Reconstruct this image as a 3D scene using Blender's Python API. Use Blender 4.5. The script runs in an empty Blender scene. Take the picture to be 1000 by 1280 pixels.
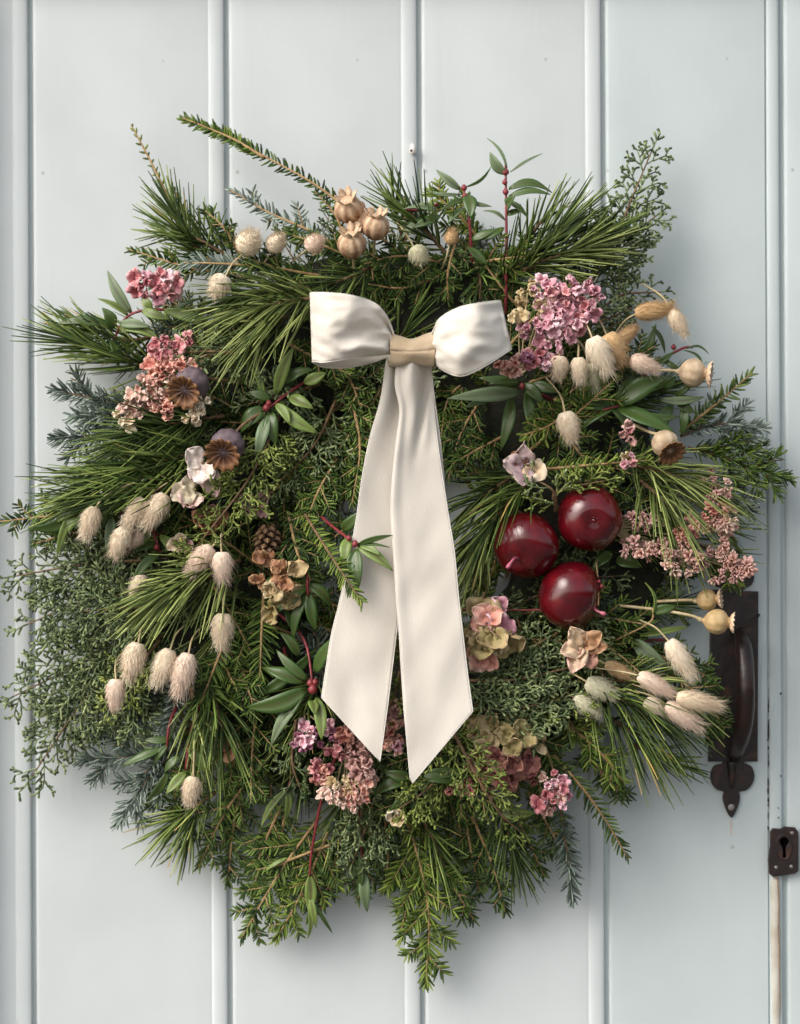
import bpy, bmesh, math
import numpy as np
from mathutils import Vector, Matrix, Quaternion
from mathutils import noise as mnoise

# ------------------------------------------------------------------ camera, sky, sun, exposure
scene = bpy.context.scene
COL = scene.collection
S = 0.0006                     # metres per photograph pixel on the door plane
D = 1.5                        # camera distance from the door
TH = 0.0042                    # slight roll of the camera
RX = np.array([math.cos(TH), 0, -math.sin(TH)])
UP = np.array([math.sin(TH), 0, math.cos(TH)])
cam_data = bpy.data.cameras.new("camera")
cam = bpy.data.objects.new("camera", cam_data)
COL.objects.link(cam)
M = Matrix.Identity(4)
for i in range(3):
    M[i][0] = RX[i]; M[i][1] = UP[i]; M[i][2] = (0, -1, 0)[i]
M[1][3] = -D
cam.matrix_world = M
cam_data.sensor_fit = 'HORIZONTAL'
cam_data.sensor_width = 36
cam_data.lens = 36 * D / (1000 * S)
cam_data.clip_start = 0.05
cam_data.clip_end = 50
cam_data.dof.use_dof = True
cam_data.dof.focus_distance = D - 0.085
cam_data.dof.aperture_fstop = 7.0
scene.camera = cam

SUNV = Vector((-0.72, -0.60, 0.70)).normalized()
world = bpy.data.worlds.new("World")
scene.world = world
world.use_nodes = True
wn = world.node_tree.nodes; wl = world.node_tree.links
sky = wn.new('ShaderNodeTexSky')
sky.sky_type = 'NISHITA'
sky.sun_disc = False
sky.sun_elevation = math.asin(SUNV.z)
sky.sun_rotation = math.atan2(SUNV.x, SUNV.y)
sky.air_density = 0.9
sky.dust_density = 4.0
sky.ozone_density = 0.6
wn['Background'].inputs['Strength'].default_value = 0.145
hsv = wn.new('ShaderNodeHueSaturation')          # thin cloud greys the blue of the sky
hsv.inputs['Saturation'].default_value = 0.45
wl.new(sky.outputs[0], hsv.inputs['Color'])
wl.new(hsv.outputs[0], wn['Background'].inputs['Color'])
sun_d = bpy.data.lights.new("sun", 'SUN')
sun_d.energy = 0.85
sun_d.angle = math.radians(42)
sun_d.color = (1.0, 0.965, 0.92)
sun = bpy.data.objects.new("sun", sun_d)
COL.objects.link(sun)
sun.rotation_euler = SUNV.to_track_quat('Z', 'Y').to_euler()
scene.view_settings.view_transform = 'Standard'
scene.view_settings.look = 'None'
scene.view_settings.exposure = 0.53
scene.view_settings.gamma = 1.0
scene.render.film_transparent = False

rng = np.random.RandomState(11)
R = math.radians

# ------------------------------------------------------------------ helpers
def P(px, py, h=0.0):
    """photograph pixel at h pixels in front of the door -> point in the place"""
    k = (D - h * S) / D
    u = (px - 500) * S * k; v = (640 - py) * S * k
    p = RX * u + UP * v
    return np.array([p[0], -h * S, p[2]])

WO = {}                        # true origins of unrotated objects

def tag(o, label=None, cat=None, group=None, kind=None):
    if label: o['label'] = label
    if cat: o['category'] = cat
    if group: o['group'] = group
    if kind: o['kind'] = kind
    return o

def place(o, origin, parent=None):
    origin = np.asarray(origin, float)
    if parent is not None:
        o.parent = parent
        o.location = Vector(origin - WO[parent.name])
    else:
        o.location = Vector(origin)
    WO[o.name] = origin
    return o

def empty(name, origin, parent=None):
    o = bpy.data.objects.new(name, None)
    o.empty_display_size = 0.02
    COL.objects.link(o)
    return place(o, origin, parent)

def mesh(name, V, F, mats, var=None, smooth=True, midx=None):
    V = np.asarray(V, np.float32)
    me = bpy.data.meshes.new(name)
    if isinstance(F, np.ndarray):
        n, k = F.shape
        me.vertices.add(len(V)); me.vertices.foreach_set('co', V.ravel())
        me.loops.add(n * k); me.loops.foreach_set('vertex_index', F.astype(np.int32).ravel())
        me.polygons.add(n)
        me.polygons.foreach_set('loop_start', np.arange(0, n * k, k, dtype=np.int32))
        me.update(calc_edges=True)
    else:
        me.from_pydata(V.tolist(), [], F)
    if smooth:
        me.polygons.foreach_set('use_smooth', np.ones(len(me.polygons), bool))
    for m in (mats if isinstance(mats, (list, tuple)) else [mats]):
        me.materials.append(m)
    if midx is not None:
        me.polygons.foreach_set('material_index', np.asarray(midx, np.int32))
    if var is not None:
        a = me.attributes.new('var', 'FLOAT', 'POINT')
        a.data.foreach_set('value', np.asarray(var, np.float32))
    me.update()
    return me

def obj(name, V, F, mats, parent=None, origin=None, var=None, smooth=True, midx=None):
    V = np.asarray(V, float)
    if origin is None:
        origin = V.mean(0)
    me = mesh(name, V - np.asarray(origin), F, mats, var, smooth, midx)
    o = bpy.data.objects.new(name, me)
    COL.objects.link(o)
    return place(o, origin, parent)

def inst(me, name, parent, loc, quat=None, scale=None):
    """an object sharing a mesh; loc is the true position, parent is unrotated"""
    o = bpy.data.objects.new(name, me)
    COL.objects.link(o)
    place(o, loc, parent)
    if quat is not None:
        o.rotation_mode = 'QUATERNION'; o.rotation_quaternion = quat
    if scale is not None:
        o.scale = scale if hasattr(scale, '__len__') else (scale,) * 3
    return o

def nz(v):
    v = np.asarray(v, float)
    return v / (np.linalg.norm(v, axis=-1, keepdims=True) + 1e-12)

def catmull(pts, n):
    pts = np.asarray(pts, float)
    if len(pts) == 2:
        t = np.linspace(0, 1, n)[:, None]
        return pts[0] * (1 - t) + pts[1] * t
    q = np.vstack([2 * pts[0] - pts[1], pts, 2 * pts[-1] - pts[-2]])
    seg = len(pts) - 1
    out = []
    for u in np.linspace(0, seg, n):
        i = min(int(u), seg - 1); t = u - i
        a, b, c, d = q[i], q[i + 1], q[i + 2], q[i + 3]
        out.append(0.5 * ((2 * b) + (-a + c) * t + (2 * a - 5 * b + 4 * c - d) * t * t + (-a + 3 * b - 3 * c + d) * t ** 3))
    return np.array(out)

def tube(pts, rad, k=6):
    pts = np.asarray(pts, float); n = len(pts)
    rad = np.full(n, rad) if np.isscalar(rad) else np.asarray(rad)
    T = nz(np.gradient(pts, axis=0))
    ref = np.array([0.13, 0.9, 0.31]) if abs(T[0][1]) < .85 else np.array([1., 0.1, 0.2])
    A = nz(np.cross(T, ref)); B = np.cross(T, A)
    a = np.arange(k) / k * 2 * math.pi
    V = pts[:, None] + rad[:, None, None] * (np.cos(a)[None, :, None] * A[:, None] + np.sin(a)[None, :, None] * B[:, None])
    V = V.reshape(-1, 3)
    F = []
    for i in range(n - 1):
        for j in range(k):
            F.append((i * k + j, i * k + (j + 1) % k, (i + 1) * k + (j + 1) % k, (i + 1) * k + j))
    F.append(tuple(range(k))[::-1]); F.append(tuple((n - 1) * k + j for j in range(k)))
    return V, F

def join(parts):
    """parts: list of (V, F list)"""
    V = []; F = []; o = 0
    for v, f in parts:
        V.append(np.asarray(v)); F += [tuple(int(i) + o for i in q) for q in f]; o += len(v)
    return np.vstack(V), F

def needles(base, d, bend, L, W, nseg=2, k=3, var=None, tipw=0.25, flat=None):
    """tapered curved prisms, vectorised -> V, F, var"""
    base = np.asarray(base); N = len(base)
    L = np.broadcast_to(L, (N,)); W = np.broadcast_to(W, (N,))
    t = np.linspace(0, 1, nseg + 1)
    C = base[:, None] + L[:, None, None] * (d[:, None] * t[None, :, None] + bend[:, None] * (t ** 2)[None, :, None])
    ref = rng.normal(size=(N, 3)) if flat is None else flat
    A = nz(np.cross(d, ref)); B = np.cross(nz(d), A)
    ff = 1.0 if flat is None else 0.45
    a = np.arange(k) / k * 2 * math.pi
    prof = np.where(t < .5, 0.75 + 0.5 * t, 1.0 - (t - .5) * 2 * (1 - tipw))
    r = W[:, None] * prof[None] * 0.5
    V = C[:, :, None] + r[:, :, None, None] * (np.cos(a)[None, None, :, None] * A[:, None, None] + ff * np.sin(a)[None, None, :, None] * B[:, None, None])
    V = V.reshape(-1, 3)
    one = []
    for i in range(nseg):
        for j in range(k):
            one.append((i * k + j, i * k + (j + 1) % k, (i + 1) * k + (j + 1) % k, (i + 1) * k + j))
    one = np.array(one)
    F = (one[None] + (np.arange(N) * (nseg + 1) * k)[:, None, None]).reshape(-1, 4)
    if var is None: var = rng.rand(N)
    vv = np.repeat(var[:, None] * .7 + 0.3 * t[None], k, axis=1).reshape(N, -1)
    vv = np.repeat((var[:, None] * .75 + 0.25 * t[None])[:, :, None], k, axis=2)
    return V, F, vv.ravel()

def slab(G, th, closed=False):
    """grid of points (n, m, 3) -> thin closed solid"""
    n, m, _ = G.shape
    du = np.gradient(G, axis=0); dv = np.gradient(G, axis=1)
    N = nz(np.cross(du, dv))
    top = (G + N * th / 2).reshape(-1, 3); bot = (G - N * th / 2).reshape(-1, 3)
    V = np.vstack([top, bot]); o = n * m; F = []
    for i in range(n - 1):
        for j in range(m - 1):
            a = i * m + j
            F.append((a, a + m, a + m + 1, a + 1)); F.append((o + a, o + a + 1, o + a + m + 1, o + a + m))
    for i in range(n - 1):
        a = i * m; F.append((a, o + a, o + a + m, a + m))
        a = i * m + m - 1; F.append((a, a + m, o + a + m, o + a))
    for j in range(m - 1):
        a = j; F.append((a, a + 1, o + a + 1, o + a))
        a = (n - 1) * m + j; F.append((a, o + a, o + a + 1, a + 1))
    return V, F

def lathe(prof, k=24, lobes=0, lob=0.0):
    """prof: (r, z) along +Z -> V, F"""
    V = []; F = []
    n = len(prof)
    for i, (r, z) in enumerate(prof):
        for j in range(k):
            a = j / k * 2 * math.pi
            rr = r * (1 + lob * math.cos(lobes * a)) if lobes else r
            V.append((rr * math.cos(a), rr * math.sin(a), z))
    for i in range(n - 1):
        for j in range(k):
            F.append((i * k + j, i * k + (j + 1) % k, (i + 1) * k + (j + 1) % k, (i + 1) * k + j))
    F.append(tuple(range(k))[::-1]); F.append(tuple((n - 1) * k + j for j in range(k)))
    return np.array(V), F

def quat_z(d, roll=0.0):
    return Vector(d).to_track_quat('Z', 'Y') @ Quaternion((0, 0, 1), roll)

# ------------------------------------------------------------------ materials
def mat(name, ramp, rough=0.6, attr=True, noise_scale=0, noise_amt=0, bump=0, bump_scale=500, spec=0.5,
        sheen=0, coat=0, rand=0.0, metallic=0, sss=0, detail=3):
    if 'needle' in name or 'scale' in name: spec, rough = .28, .5
    m = bpy.data.materials.new(name); m.use_nodes = True
    nt = m.node_tree; N = nt.nodes; Lk = nt.links
    b = N['Principled BSDF']
    b.inputs['Roughness'].default_value = rough
    b.inputs['Specular IOR Level'].default_value = spec
    b.inputs['Metallic'].default_value = metallic
    if sheen: b.inputs['Sheen Weight'].default_value = sheen; b.inputs['Sheen Roughness'].default_value = .5
    if coat: b.inputs['Coat Weight'].default_value = coat; b.inputs['Coat Roughness'].default_value = .08
    if sss:
        b.inputs['Subsurface Weight'].default_value = sss
        b.inputs['Subsurface Radius'].default_value = (.6, .4, .25)
        b.inputs['Subsurface Scale'].default_value = .003
    r = N.new('ShaderNodeValToRGB')
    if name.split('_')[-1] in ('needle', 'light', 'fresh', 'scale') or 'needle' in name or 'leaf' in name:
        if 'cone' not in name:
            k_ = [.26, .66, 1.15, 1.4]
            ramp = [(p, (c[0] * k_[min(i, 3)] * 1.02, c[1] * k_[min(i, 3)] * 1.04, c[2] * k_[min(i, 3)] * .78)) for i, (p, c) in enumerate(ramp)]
    els = r.color_ramp.elements
    while len(els) < len(ramp): els.new(0.5)
    for e, (p, c) in zip(els, ramp):
        e.position = p; e.color = (*c, 1)
    tc = N.new('ShaderNodeTexCoord')
    fac = None
    if attr:
        a = N.new('ShaderNodeAttribute'); a.attribute_name = 'var'; fac = a.outputs['Fac']
    if noise_amt or not attr:
        no = N.new('ShaderNodeTexNoise'); no.inputs['Scale'].default_value = noise_scale or 40
        no.inputs['Detail'].default_value = detail
        Lk.new(tc.outputs['Object'], no.inputs['Vector'])
        if fac is None:
            fac = no.outputs['Fac']
        else:
            ma = N.new('ShaderNodeMath'); ma.operation = 'MULTIPLY_ADD'
            sb = N.new('ShaderNodeMath'); sb.operation = 'SUBTRACT'; sb.inputs[1].default_value = .5
            Lk.new(no.outputs['Fac'], sb.inputs[0]); Lk.new(sb.outputs[0], ma.inputs[0])
            ma.inputs[1].default_value = noise_amt; Lk.new(fac, ma.inputs[2]); fac = ma.outputs[0]
    if rand:
        oi = N.new('ShaderNodeObjectInfo')
        ma = N.new('ShaderNodeMath'); ma.operation = 'MULTIPLY_ADD'
        sb = N.new('ShaderNodeMath'); sb.operation = 'SUBTRACT'; sb.inputs[1].default_value = .5
        Lk.new(oi.outputs['Random'], sb.inputs[0]); Lk.new(sb.outputs[0], ma.inputs[0])
        ma.inputs[1].default_value = rand; Lk.new(fac, ma.inputs[2]); fac = ma.outputs[0]
    Lk.new(fac, r.inputs['Fac']); Lk.new(r.outputs['Color'], b.inputs['Base Color'])
    if bump:
        bn = N.new('ShaderNodeTexNoise'); bn.inputs['Scale'].default_value = bump_scale; bn.inputs['Detail'].default_value = 4
        Lk.new(tc.outputs['Object'], bn.inputs['Vector'])
        bp = N.new('ShaderNodeBump'); bp.inputs['Strength'].default_value = bump; bp.inputs['Distance'].default_value = .001
        Lk.new(bn.outputs['Fac'], bp.inputs['Height']); Lk.new(bp.outputs[0], b.inputs['Normal'])
    return m

MT = {}
MT['pine'] = mat('pine_needle', [(0, (.024, .052, .016)), (.45, (.072, .125, .036)), (.8, (.165, .23, .07)), (.96, (.32, .35, .13)), (1, (.42, .27, .12))], .42, rand=.25)
MT['pine_light'] = mat('pine_needle_light', [(0, (.08, .12, .035)), (.5, (.20, .27, .09)), (1, (.44, .48, .22))], .42, rand=.1)
MT['hemlock'] = mat('hemlock_needle', [(0, (.025, .060, .014)), (.5, (.065, .125, .028)), (1, (.16, .23, .06))], .45, rand=.3)
MT['hemlock_yellow'] = mat('hemlock_needle_fresh', [(0, (.05, .11, .02)), (.5, (.12, .20, .035)), (1, (.27, .33, .08))], .45, rand=.2)
MT['fir'] = mat('noble_fir_needle', [(0, (.11, .15, .15)), (.5, (.19, .25, .27)), (1, (.34, .40, .44))], .55, rand=.25)
MT['cypress'] = mat('cypress_scale', [(0, (.07, .105, .055)), (.5, (.16, .22, .12)), (1, (.32, .37, .22))], .6, rand=.25)
MT['cypress_yellow'] = mat('cypress_scale_fresh', [(0, (.11, .17, .04)), (.5, (.22, .28, .075)), (1, (.38, .42, .15))], .6, rand=.2)
MT['bark'] = mat('twig_bark', [(.3, (.10, .055, .028)), (.7, (.24, .15, .07))], .75, attr=False, noise_scale=300)
MT['bark_tan'] = mat('young_twig_bark', [(.3, (.30, .17, .07)), (.7, (.48, .33, .15))], .7, attr=False, noise_scale=300)
MT['bark_red'] = mat('red_twig_bark', [(.3, (.14, .016, .022)), (.7, (.30, .045, .05))], .45, attr=False, noise_scale=200)
MT['leaf'] = mat('narrow_leaf', [(0, (.24, .28, .10)), (.12, (.085, .14, .035)), (1, (.045, .09, .026))], .36, noise_scale=120, noise_amt=.6, rand=.3, bump=.12, bump_scale=400)
MT['leaf_light'] = mat('narrow_leaf_light', [(0, (.40, .42, .18)), (.12, (.22, .29, .09)), (1, (.16, .235, .07))], .42, noise_scale=120, noise_amt=.6, rand=.3, bump=.12, bump_scale=400)
MT['leaf_grey'] = mat('leaf_back', [(0, (.34, .40, .28)), (.12, (.19, .25, .16)), (1, (.15, .21, .14))], .5, noise_scale=120, noise_amt=.6, rand=.3)
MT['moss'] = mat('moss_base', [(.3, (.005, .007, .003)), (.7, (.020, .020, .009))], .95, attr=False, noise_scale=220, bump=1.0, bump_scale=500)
MT['bunny'] = mat('bunny_tail_fluff', [(0, (.56, .42, .27)), (.5, (.74, .60, .43)), (1, (.84, .74, .58))], .9, rand=.45, sheen=.1, sss=0)
MT['bunny_pink'] = mat('bunny_tail_fluff_pinkish', [(0, (.58, .41, .28)), (.5, (.74, .56, .43)), (1, (.85, .70, .57))], .9, rand=.35, sheen=.1)
MT['bunny_brown'] = mat('bunny_tail_fluff_tan', [(0, (.40, .22, .09)), (.5, (.56, .36, .17)), (1, (.70, .50, .28))], .9, rand=.35, sheen=.1)
MT['bunny_green'] = mat('bunny_tail_fluff_greenish', [(0, (.42, .42, .24)), (.5, (.58, .55, .36)), (1, (.74, .70, .52))], .9, rand=.35, sheen=.1)
MT['straw'] = mat('straw_stem', [(.3, (.42, .32, .16)), (.7, (.60, .50, .30))], .6, attr=False, noise_scale=150)
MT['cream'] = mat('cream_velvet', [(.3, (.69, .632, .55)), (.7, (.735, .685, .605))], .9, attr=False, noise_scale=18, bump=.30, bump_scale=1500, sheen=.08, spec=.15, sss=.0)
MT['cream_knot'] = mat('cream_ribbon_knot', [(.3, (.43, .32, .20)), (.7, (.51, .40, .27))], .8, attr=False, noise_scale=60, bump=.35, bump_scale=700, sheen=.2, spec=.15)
MT['cream_hem'] = mat('cream_hem', [(.3, (.77, .72, .65)), (.7, (.80, .76, .69))], .8, attr=False, noise_scale=300, spec=.2)
MT['apple'] = mat('apple_skin', [(0.25, (.045, .0015, .004)), (.55, (.11, .003, .007)), (.85, (.20, .010, .010))], .2, attr=False, noise_scale=60, coat=.42, bump=.03, bump_scale=200)
MT['apple_stem'] = mat('apple_stem', [(.3, (.38, .07, .12)), (.7, (.58, .18, .24))], .4, attr=False, noise_scale=200)
MT['poppy_purple'] = mat('poppy_capsule_purple', [(.3, (.08, .05, .06)), (.7, (.18, .135, .15))], .7, attr=False, noise_scale=140, bump=.4, bump_scale=300)
MT['poppy_beige'] = mat('poppy_capsule_beige', [(.3, (.38, .27, .16)), (.7, (.62, .48, .33))], .65, attr=False, noise_scale=140, bump=.3, bump_scale=300)
MT['poppy_tan'] = mat('poppy_capsule_tan', [(.3, (.42, .28, .12)), (.7, (.60, .44, .22))], .6, attr=False, noise_scale=140, bump=.3, bump_scale=300)
MT['poppy_crown'] = mat('poppy_crown_brown', [(0, (.008, .004, .002)), (.5, (.10, .035, .012)), (1, (.38, .19, .08))], .6, bump=.3, bump_scale=400)
MT['nigella'] = mat('papery_seed_pod', [(0, (.26, .13, .07)), (.5, (.54, .36, .22)), (1, (.78, .60, .42))], .75, noise_scale=260, noise_amt=.9, rand=.2, bump=.8, bump_scale=300)
PK = {}
def pal(name, a, b, c):
    PK[name] = mat('petal_' + name, [(0, a), (.45, b), (1, c)], .65, noise_scale=200, noise_amt=.35, rand=.55)
pal('pink', (.42, .15, .18), (.70, .35, .41), (.90, .68, .70))
pal('rose', (.34, .08, .09), (.60, .22, .24), (.80, .46, .44))
pal('blush', (.46, .22, .17), (.68, .42, .34), (.82, .66, .55))
pal('cream', (.60, .42, .26), (.76, .62, .44), (.86, .78, .62))
pal('yellow', (.36, .25, .12), (.55, .42, .22), (.70, .58, .36))
pal('magenta', (.24, .07, .11), (.42, .15, .23), (.60, .32, .40))
pal('dusty', (.24, .12, .10), (.50, .27, .24), (.72, .48, .42))
pal('coral', (.46, .14, .10), (.72, .34, .26), (.86, .60, .48))
pal('olive', (.16, .13, .04), (.34, .27, .11), (.50, .36, .20))
pal('olive_red', (.14, .03, .03), (.30, .12, .09), (.48, .26, .18))
pal('white_pink', (.78, .62, .55), (.86, .78, .68), (.84, .52, .54))
pal('olive_pink', (.50, .44, .30), (.60, .52, .38), (.74, .44, .42))
pal('mauve', (.32, .20, .24), (.60, .46, .44), (.76, .60, .48))
pal('rust', (.17, .065, .03), (.37, .18, .085), (.56, .36, .20))
pal('peach', (.58, .40, .24), (.72, .54, .36), (.78, .46, .40))
MT['cone'] = mat('cone_scale', [(0, (.06, .03, .015)), (.6, (.16, .09, .045)), (1, (.34, .22, .12))], .7, noise_scale=200, noise_amt=.4)

def door_paint(name, base, crack_x=None):
    m = bpy.data.materials.new(name); m.use_nodes = True
    nt = m.node_tree; N = nt.nodes; Lk = nt.links; b = N['Principled BSDF']
    tc = N.new('ShaderNodeTexCoord')
    mp = N.new('ShaderNodeMapping'); mp.inputs['Scale'].default_value = (1, 1, .07)
    Lk.new(tc.outputs['Object'], mp.inputs[0])
    g = N.new('ShaderNodeTexNoise'); g.inputs['Scale'].default_value = 330; g.inputs['Detail'].default_value = 5
    Lk.new(mp.outputs[0], g.inputs['Vector'])
    lo = N.new('ShaderNodeTexNoise'); lo.inputs['Scale'].default_value = 9; lo.inputs['Detail'].default_value = 4
    Lk.new(tc.outputs['Object'], lo.inputs['Vector'])
    r = N.new('ShaderNodeValToRGB')
    r.color_ramp.elements[0].position = .3; r.color_ramp.elements[0].color = (*[c * .90 for c in base], 1)
    r.color_ramp.elements[1].position = .7; r.color_ramp.elements[1].color = (*[min(1, c * 1.03) for c in base], 1)
    Lk.new(lo.outputs['Fac'], r.inputs[0])
    # small knocks in the paint
    vo = N.new('ShaderNodeTexVoronoi'); vo.inputs['Scale'].default_value = 34; vo.inputs['Randomness'].default_value = 1
    Lk.new(tc.outputs['Object'], vo.inputs['Vector'])
    cm = N.new('ShaderNodeMapRange'); cm.inputs[1].default_value = .035; cm.inputs[2].default_value = .06
    cm.inputs[3].default_value = 1; cm.inputs[4].default_value = 0
    Lk.new(vo.outputs['Distance'], cm.inputs[0])
    sel = N.new('ShaderNodeMath'); sel.operation = 'GREATER_THAN'; sel.inputs[1].default_value = .80
    sp = N.new('ShaderNodeSeparateColor'); Lk.new(vo.outputs['Color'], sp.inputs[0]); Lk.new(sp.outputs[0], sel.inputs[0])
    k = N.new('ShaderNodeMath'); k.operation = 'MULTIPLY'; Lk.new(cm.outputs[0], k.inputs[0]); Lk.new(sel.outputs[0], k.inputs[1])
    k2 = N.new('ShaderNodeMath'); k2.operation = 'MULTIPLY'; k2.inputs[1].default_value = .45; Lk.new(k.outputs[0], k2.inputs[0])
    mx = N.new('ShaderNodeMix'); mx.data_type = 'RGBA'; mx.inputs['B'].default_value = (.25, .24, .22, 1)
    Lk.new(k2.outputs[0], mx.inputs['Factor']); Lk.new(r.outputs[0], mx.inputs['A'])
    Lk.new(mx.outputs['Result'], b.inputs['Base Color'])
    b.inputs['Roughness'].default_value = .46
    b.inputs['Specular IOR Level'].default_value = .28
    ml = N.new('ShaderNodeTexNoise'); ml.inputs['Scale'].default_value = 300; Lk.new(tc.outputs['Object'], ml.inputs['Vector'])
    ad = N.new('ShaderNodeMath'); ad.operation = 'MULTIPLY_ADD'; ad.inputs[1].default_value = .35
    Lk.new(ml.outputs['Fac'], ad.inputs[0]); Lk.new(g.outputs['Fac'], ad.inputs[2])
    ad2 = N.new('ShaderNodeMath'); ad2.operation = 'MULTIPLY_ADD'; ad2.inputs[1].default_value = -1.2
    Lk.new(k.outputs[0], ad2.inputs[0]); Lk.new(ad.outputs[0], ad2.inputs[2])
    bp = N.new('ShaderNodeBump'); bp.inputs['Strength'].default_value = .13; bp.inputs['Distance'].default_value = .0009
    Lk.new(ad2.outputs[0], bp.inputs['Height']); Lk.new(bp.outputs[0], b.inputs['Normal'])
    return m
PAINT = door_paint('pale_door_paint', (.612, .655, .655))
PAINT2 = door_paint('pale_door_paint_green', (.545, .612, .612))
MT['iron'] = mat('old_black_iron', [(.3, (.012, .008, .008)), (.55, (.022, .013, .011)), (.72, (.09, .038, .02))], .42, attr=False, noise_scale=60, bump=.5, bump_scale=160, spec=.5, detail=6)
MT['bronze'] = mat('worn_brown_grip', [(.3, (.010, .006, .005)), (.7, (.030, .012, .009))], .34, attr=False, noise_scale=70, bump=.5, bump_scale=160, spec=.5)
MT['screw'] = mat('screw_head', [(.3, (.25, .24, .22)), (.7, (.45, .43, .40))], .4, attr=False, noise_scale=300, metallic=.7)
MT['hole'] = mat('keyhole_shade_black', [(.3, (.002, .002, .002)), (.7, (.004, .003, .003))], 1.0, attr=False, spec=.0)  # near-black colour stands in for the shade inside the keyhole
MT['old_bead'] = mat('bare_bead', [(.3, (.42, .37, .30)), (.6, (.55, .53, .47)), (.8, (.60, .60, .55))], .75, attr=False, noise_scale=45, bump=.6, bump_scale=150)
MT['gap'] = mat('dark_gap', [(.3, (.02, .015, .012)), (.7, (.05, .04, .03))], .9, attr=False, noise_scale=200)
MT['wood'] = mat('bare_wood', [(.3, (.22, .14, .09)), (.7, (.42, .30, .20))], .8, attr=False, noise_scale=120)
MT['rust'] = mat('rust_stain', [(.3, (.50, .40, .30)), (.7, (.58, .55, .50))], .6, attr=False, noise_scale=200)

# ------------------------------------------------------------------ the door
door = empty('plank_door', (0, 0.012, -0.45))
tag(door, 'pale blue grey painted door of vertical beaded boards behind the wreath', 'door')
gx = [-205, 40, 285, 526, 756, 979, 1220]       # groove centres at mid height
ZT, ZB = 0.50, -0.46
def board(x0, x1, m, crack=False, wide=22):
    w = [( (x - 500) * S) for x in (x0, x1)]
    p = []                                        # profile (x, h)
    g = 3.1 * S
    a = w[0] + g; b = w[1] - g
    p += [(a - 0.1 * S, -6.5 * S), (a + .3 * S, -2.2 * S), (a + 2.0 * S, -.5 * S), (a + 5 * S, 0)]
    q = b - wide * S
    n = 12
    for i in range(1, n):                         # flat face, then the bead
        t = i / n
        p.append((a + 5 * S + (q - 3 * S - a - 5 * S) * t, 0.25 * S * math.sin(t * 7 + x0)))
    dq = -3.5 * S if crack else -.4 * S
    p += [(q - 3 * S, 0), (q - 1 * S, -.2 * S), (q, dq), (q + 1.0 * S, dq)]
    for i in range(0, 11):
        t = i / 10
        an = math.pi * (0.93 - 0.93 * t)
        cx = (q + 1.4 * S + b) / 2; rx = (b - q - 1.4 * S) / 2
        p.append((cx + rx * math.cos(an), .2 * S + 2.5 * S * max(0, math.sin(an)) ** 1.0 - (2.4 * S if t > .93 else 0)))
    p += [(b + .1 * S, -6.5 * S)]
    p = [(p[0][0] - 3.05 * S, -6.5 * S)] + p + [(p[-1][0] + 2.95 * S, -6.5 * S)]
    # close at the back
    prof = p + [(p[-1][0], -30 * S), (p[0][0], -30 * S)]
    zs = np.linspace(ZB, ZT, 40)
    V = []; F = []
    for iz, z in enumerate(zs):
        for (x, h) in prof:
            wob = 0.35 * S * mnoise.noise(Vector((x * 30, z * 5, 3.1))) if h > -6 * S else 0
            V.append((x + wob * .6, -(h + wob), z))
    k = len(prof)
    for iz in range(len(zs) - 1):
        for j in range(k):
            F.append((iz * k + j, iz * k + (j + 1) % k, (iz + 1) * k + (j + 1) % k, (iz + 1) * k + j))
    F.append(tuple(range(k))[::-1]); F.append(tuple((len(zs) - 1) * k + j for j in range(k)))
    o = obj('board', V, F, m, door, origin=((w[0] + w[1]) / 2, 0.005, -0.45))
    return o
for i in range(6):
    o = board(gx[i], gx[i + 1], PAINT2 if i >= 4 else PAINT, crack=(i == 4), wide=20 if i != 4 else 17)
    md = o.modifiers.new('edge', 'EDGE_SPLIT'); md.split_angle = R(50)

frame = empty('shade_frame', (0, 0, 0.5)); frame['kind'] = 'structure'  # out of view, added to shade the door's top and left edge
def box(name, x0, x1, y0, y1, z0, z1, m, parent):
    V = [(x, y, z) for x in (x0, x1) for y in (y0, y1) for z in (z0, z1)]
    F = [(0, 1, 3, 2), (4, 6, 7, 5), (0, 4, 5, 1), (2, 3, 7, 6), (0, 2, 6, 4), (1, 5, 7, 3)]
    o = obj(name, V, F, m, parent, smooth=False)
    b_ = o.modifiers.new('bevel', 'BEVEL'); b_.width = .003; b_.segments = 2
    return o
gm = mat('ground_paving', [(.3, (.08, .08, .075)), (.7, (.14, .135, .125))], .85, attr=False, noise_scale=4, bump=.3, bump_scale=60)
gd = obj('ground', [(-6, -8, -1.15), (6, -8, -1.15), (6, .3, -1.15), (-6, .3, -1.15), (-6, -8, -1.3), (6, -8, -1.3), (6, .3, -1.3), (-6, .3, -1.3)],
         [(0, 1, 2, 3), (7, 6, 5, 4), (0, 4, 5, 1), (1, 5, 6, 2), (2, 6, 7, 3), (3, 7, 4, 0)], gm, smooth=False)
gd['kind'] = 'structure'
box('shade_lintel', -.60, .60, -.016, .02, .402, .47, PAINT, frame)
box('shade_jamb', -.36, -.318, -.024, .02, -.46, .399, PAINT, frame)

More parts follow.
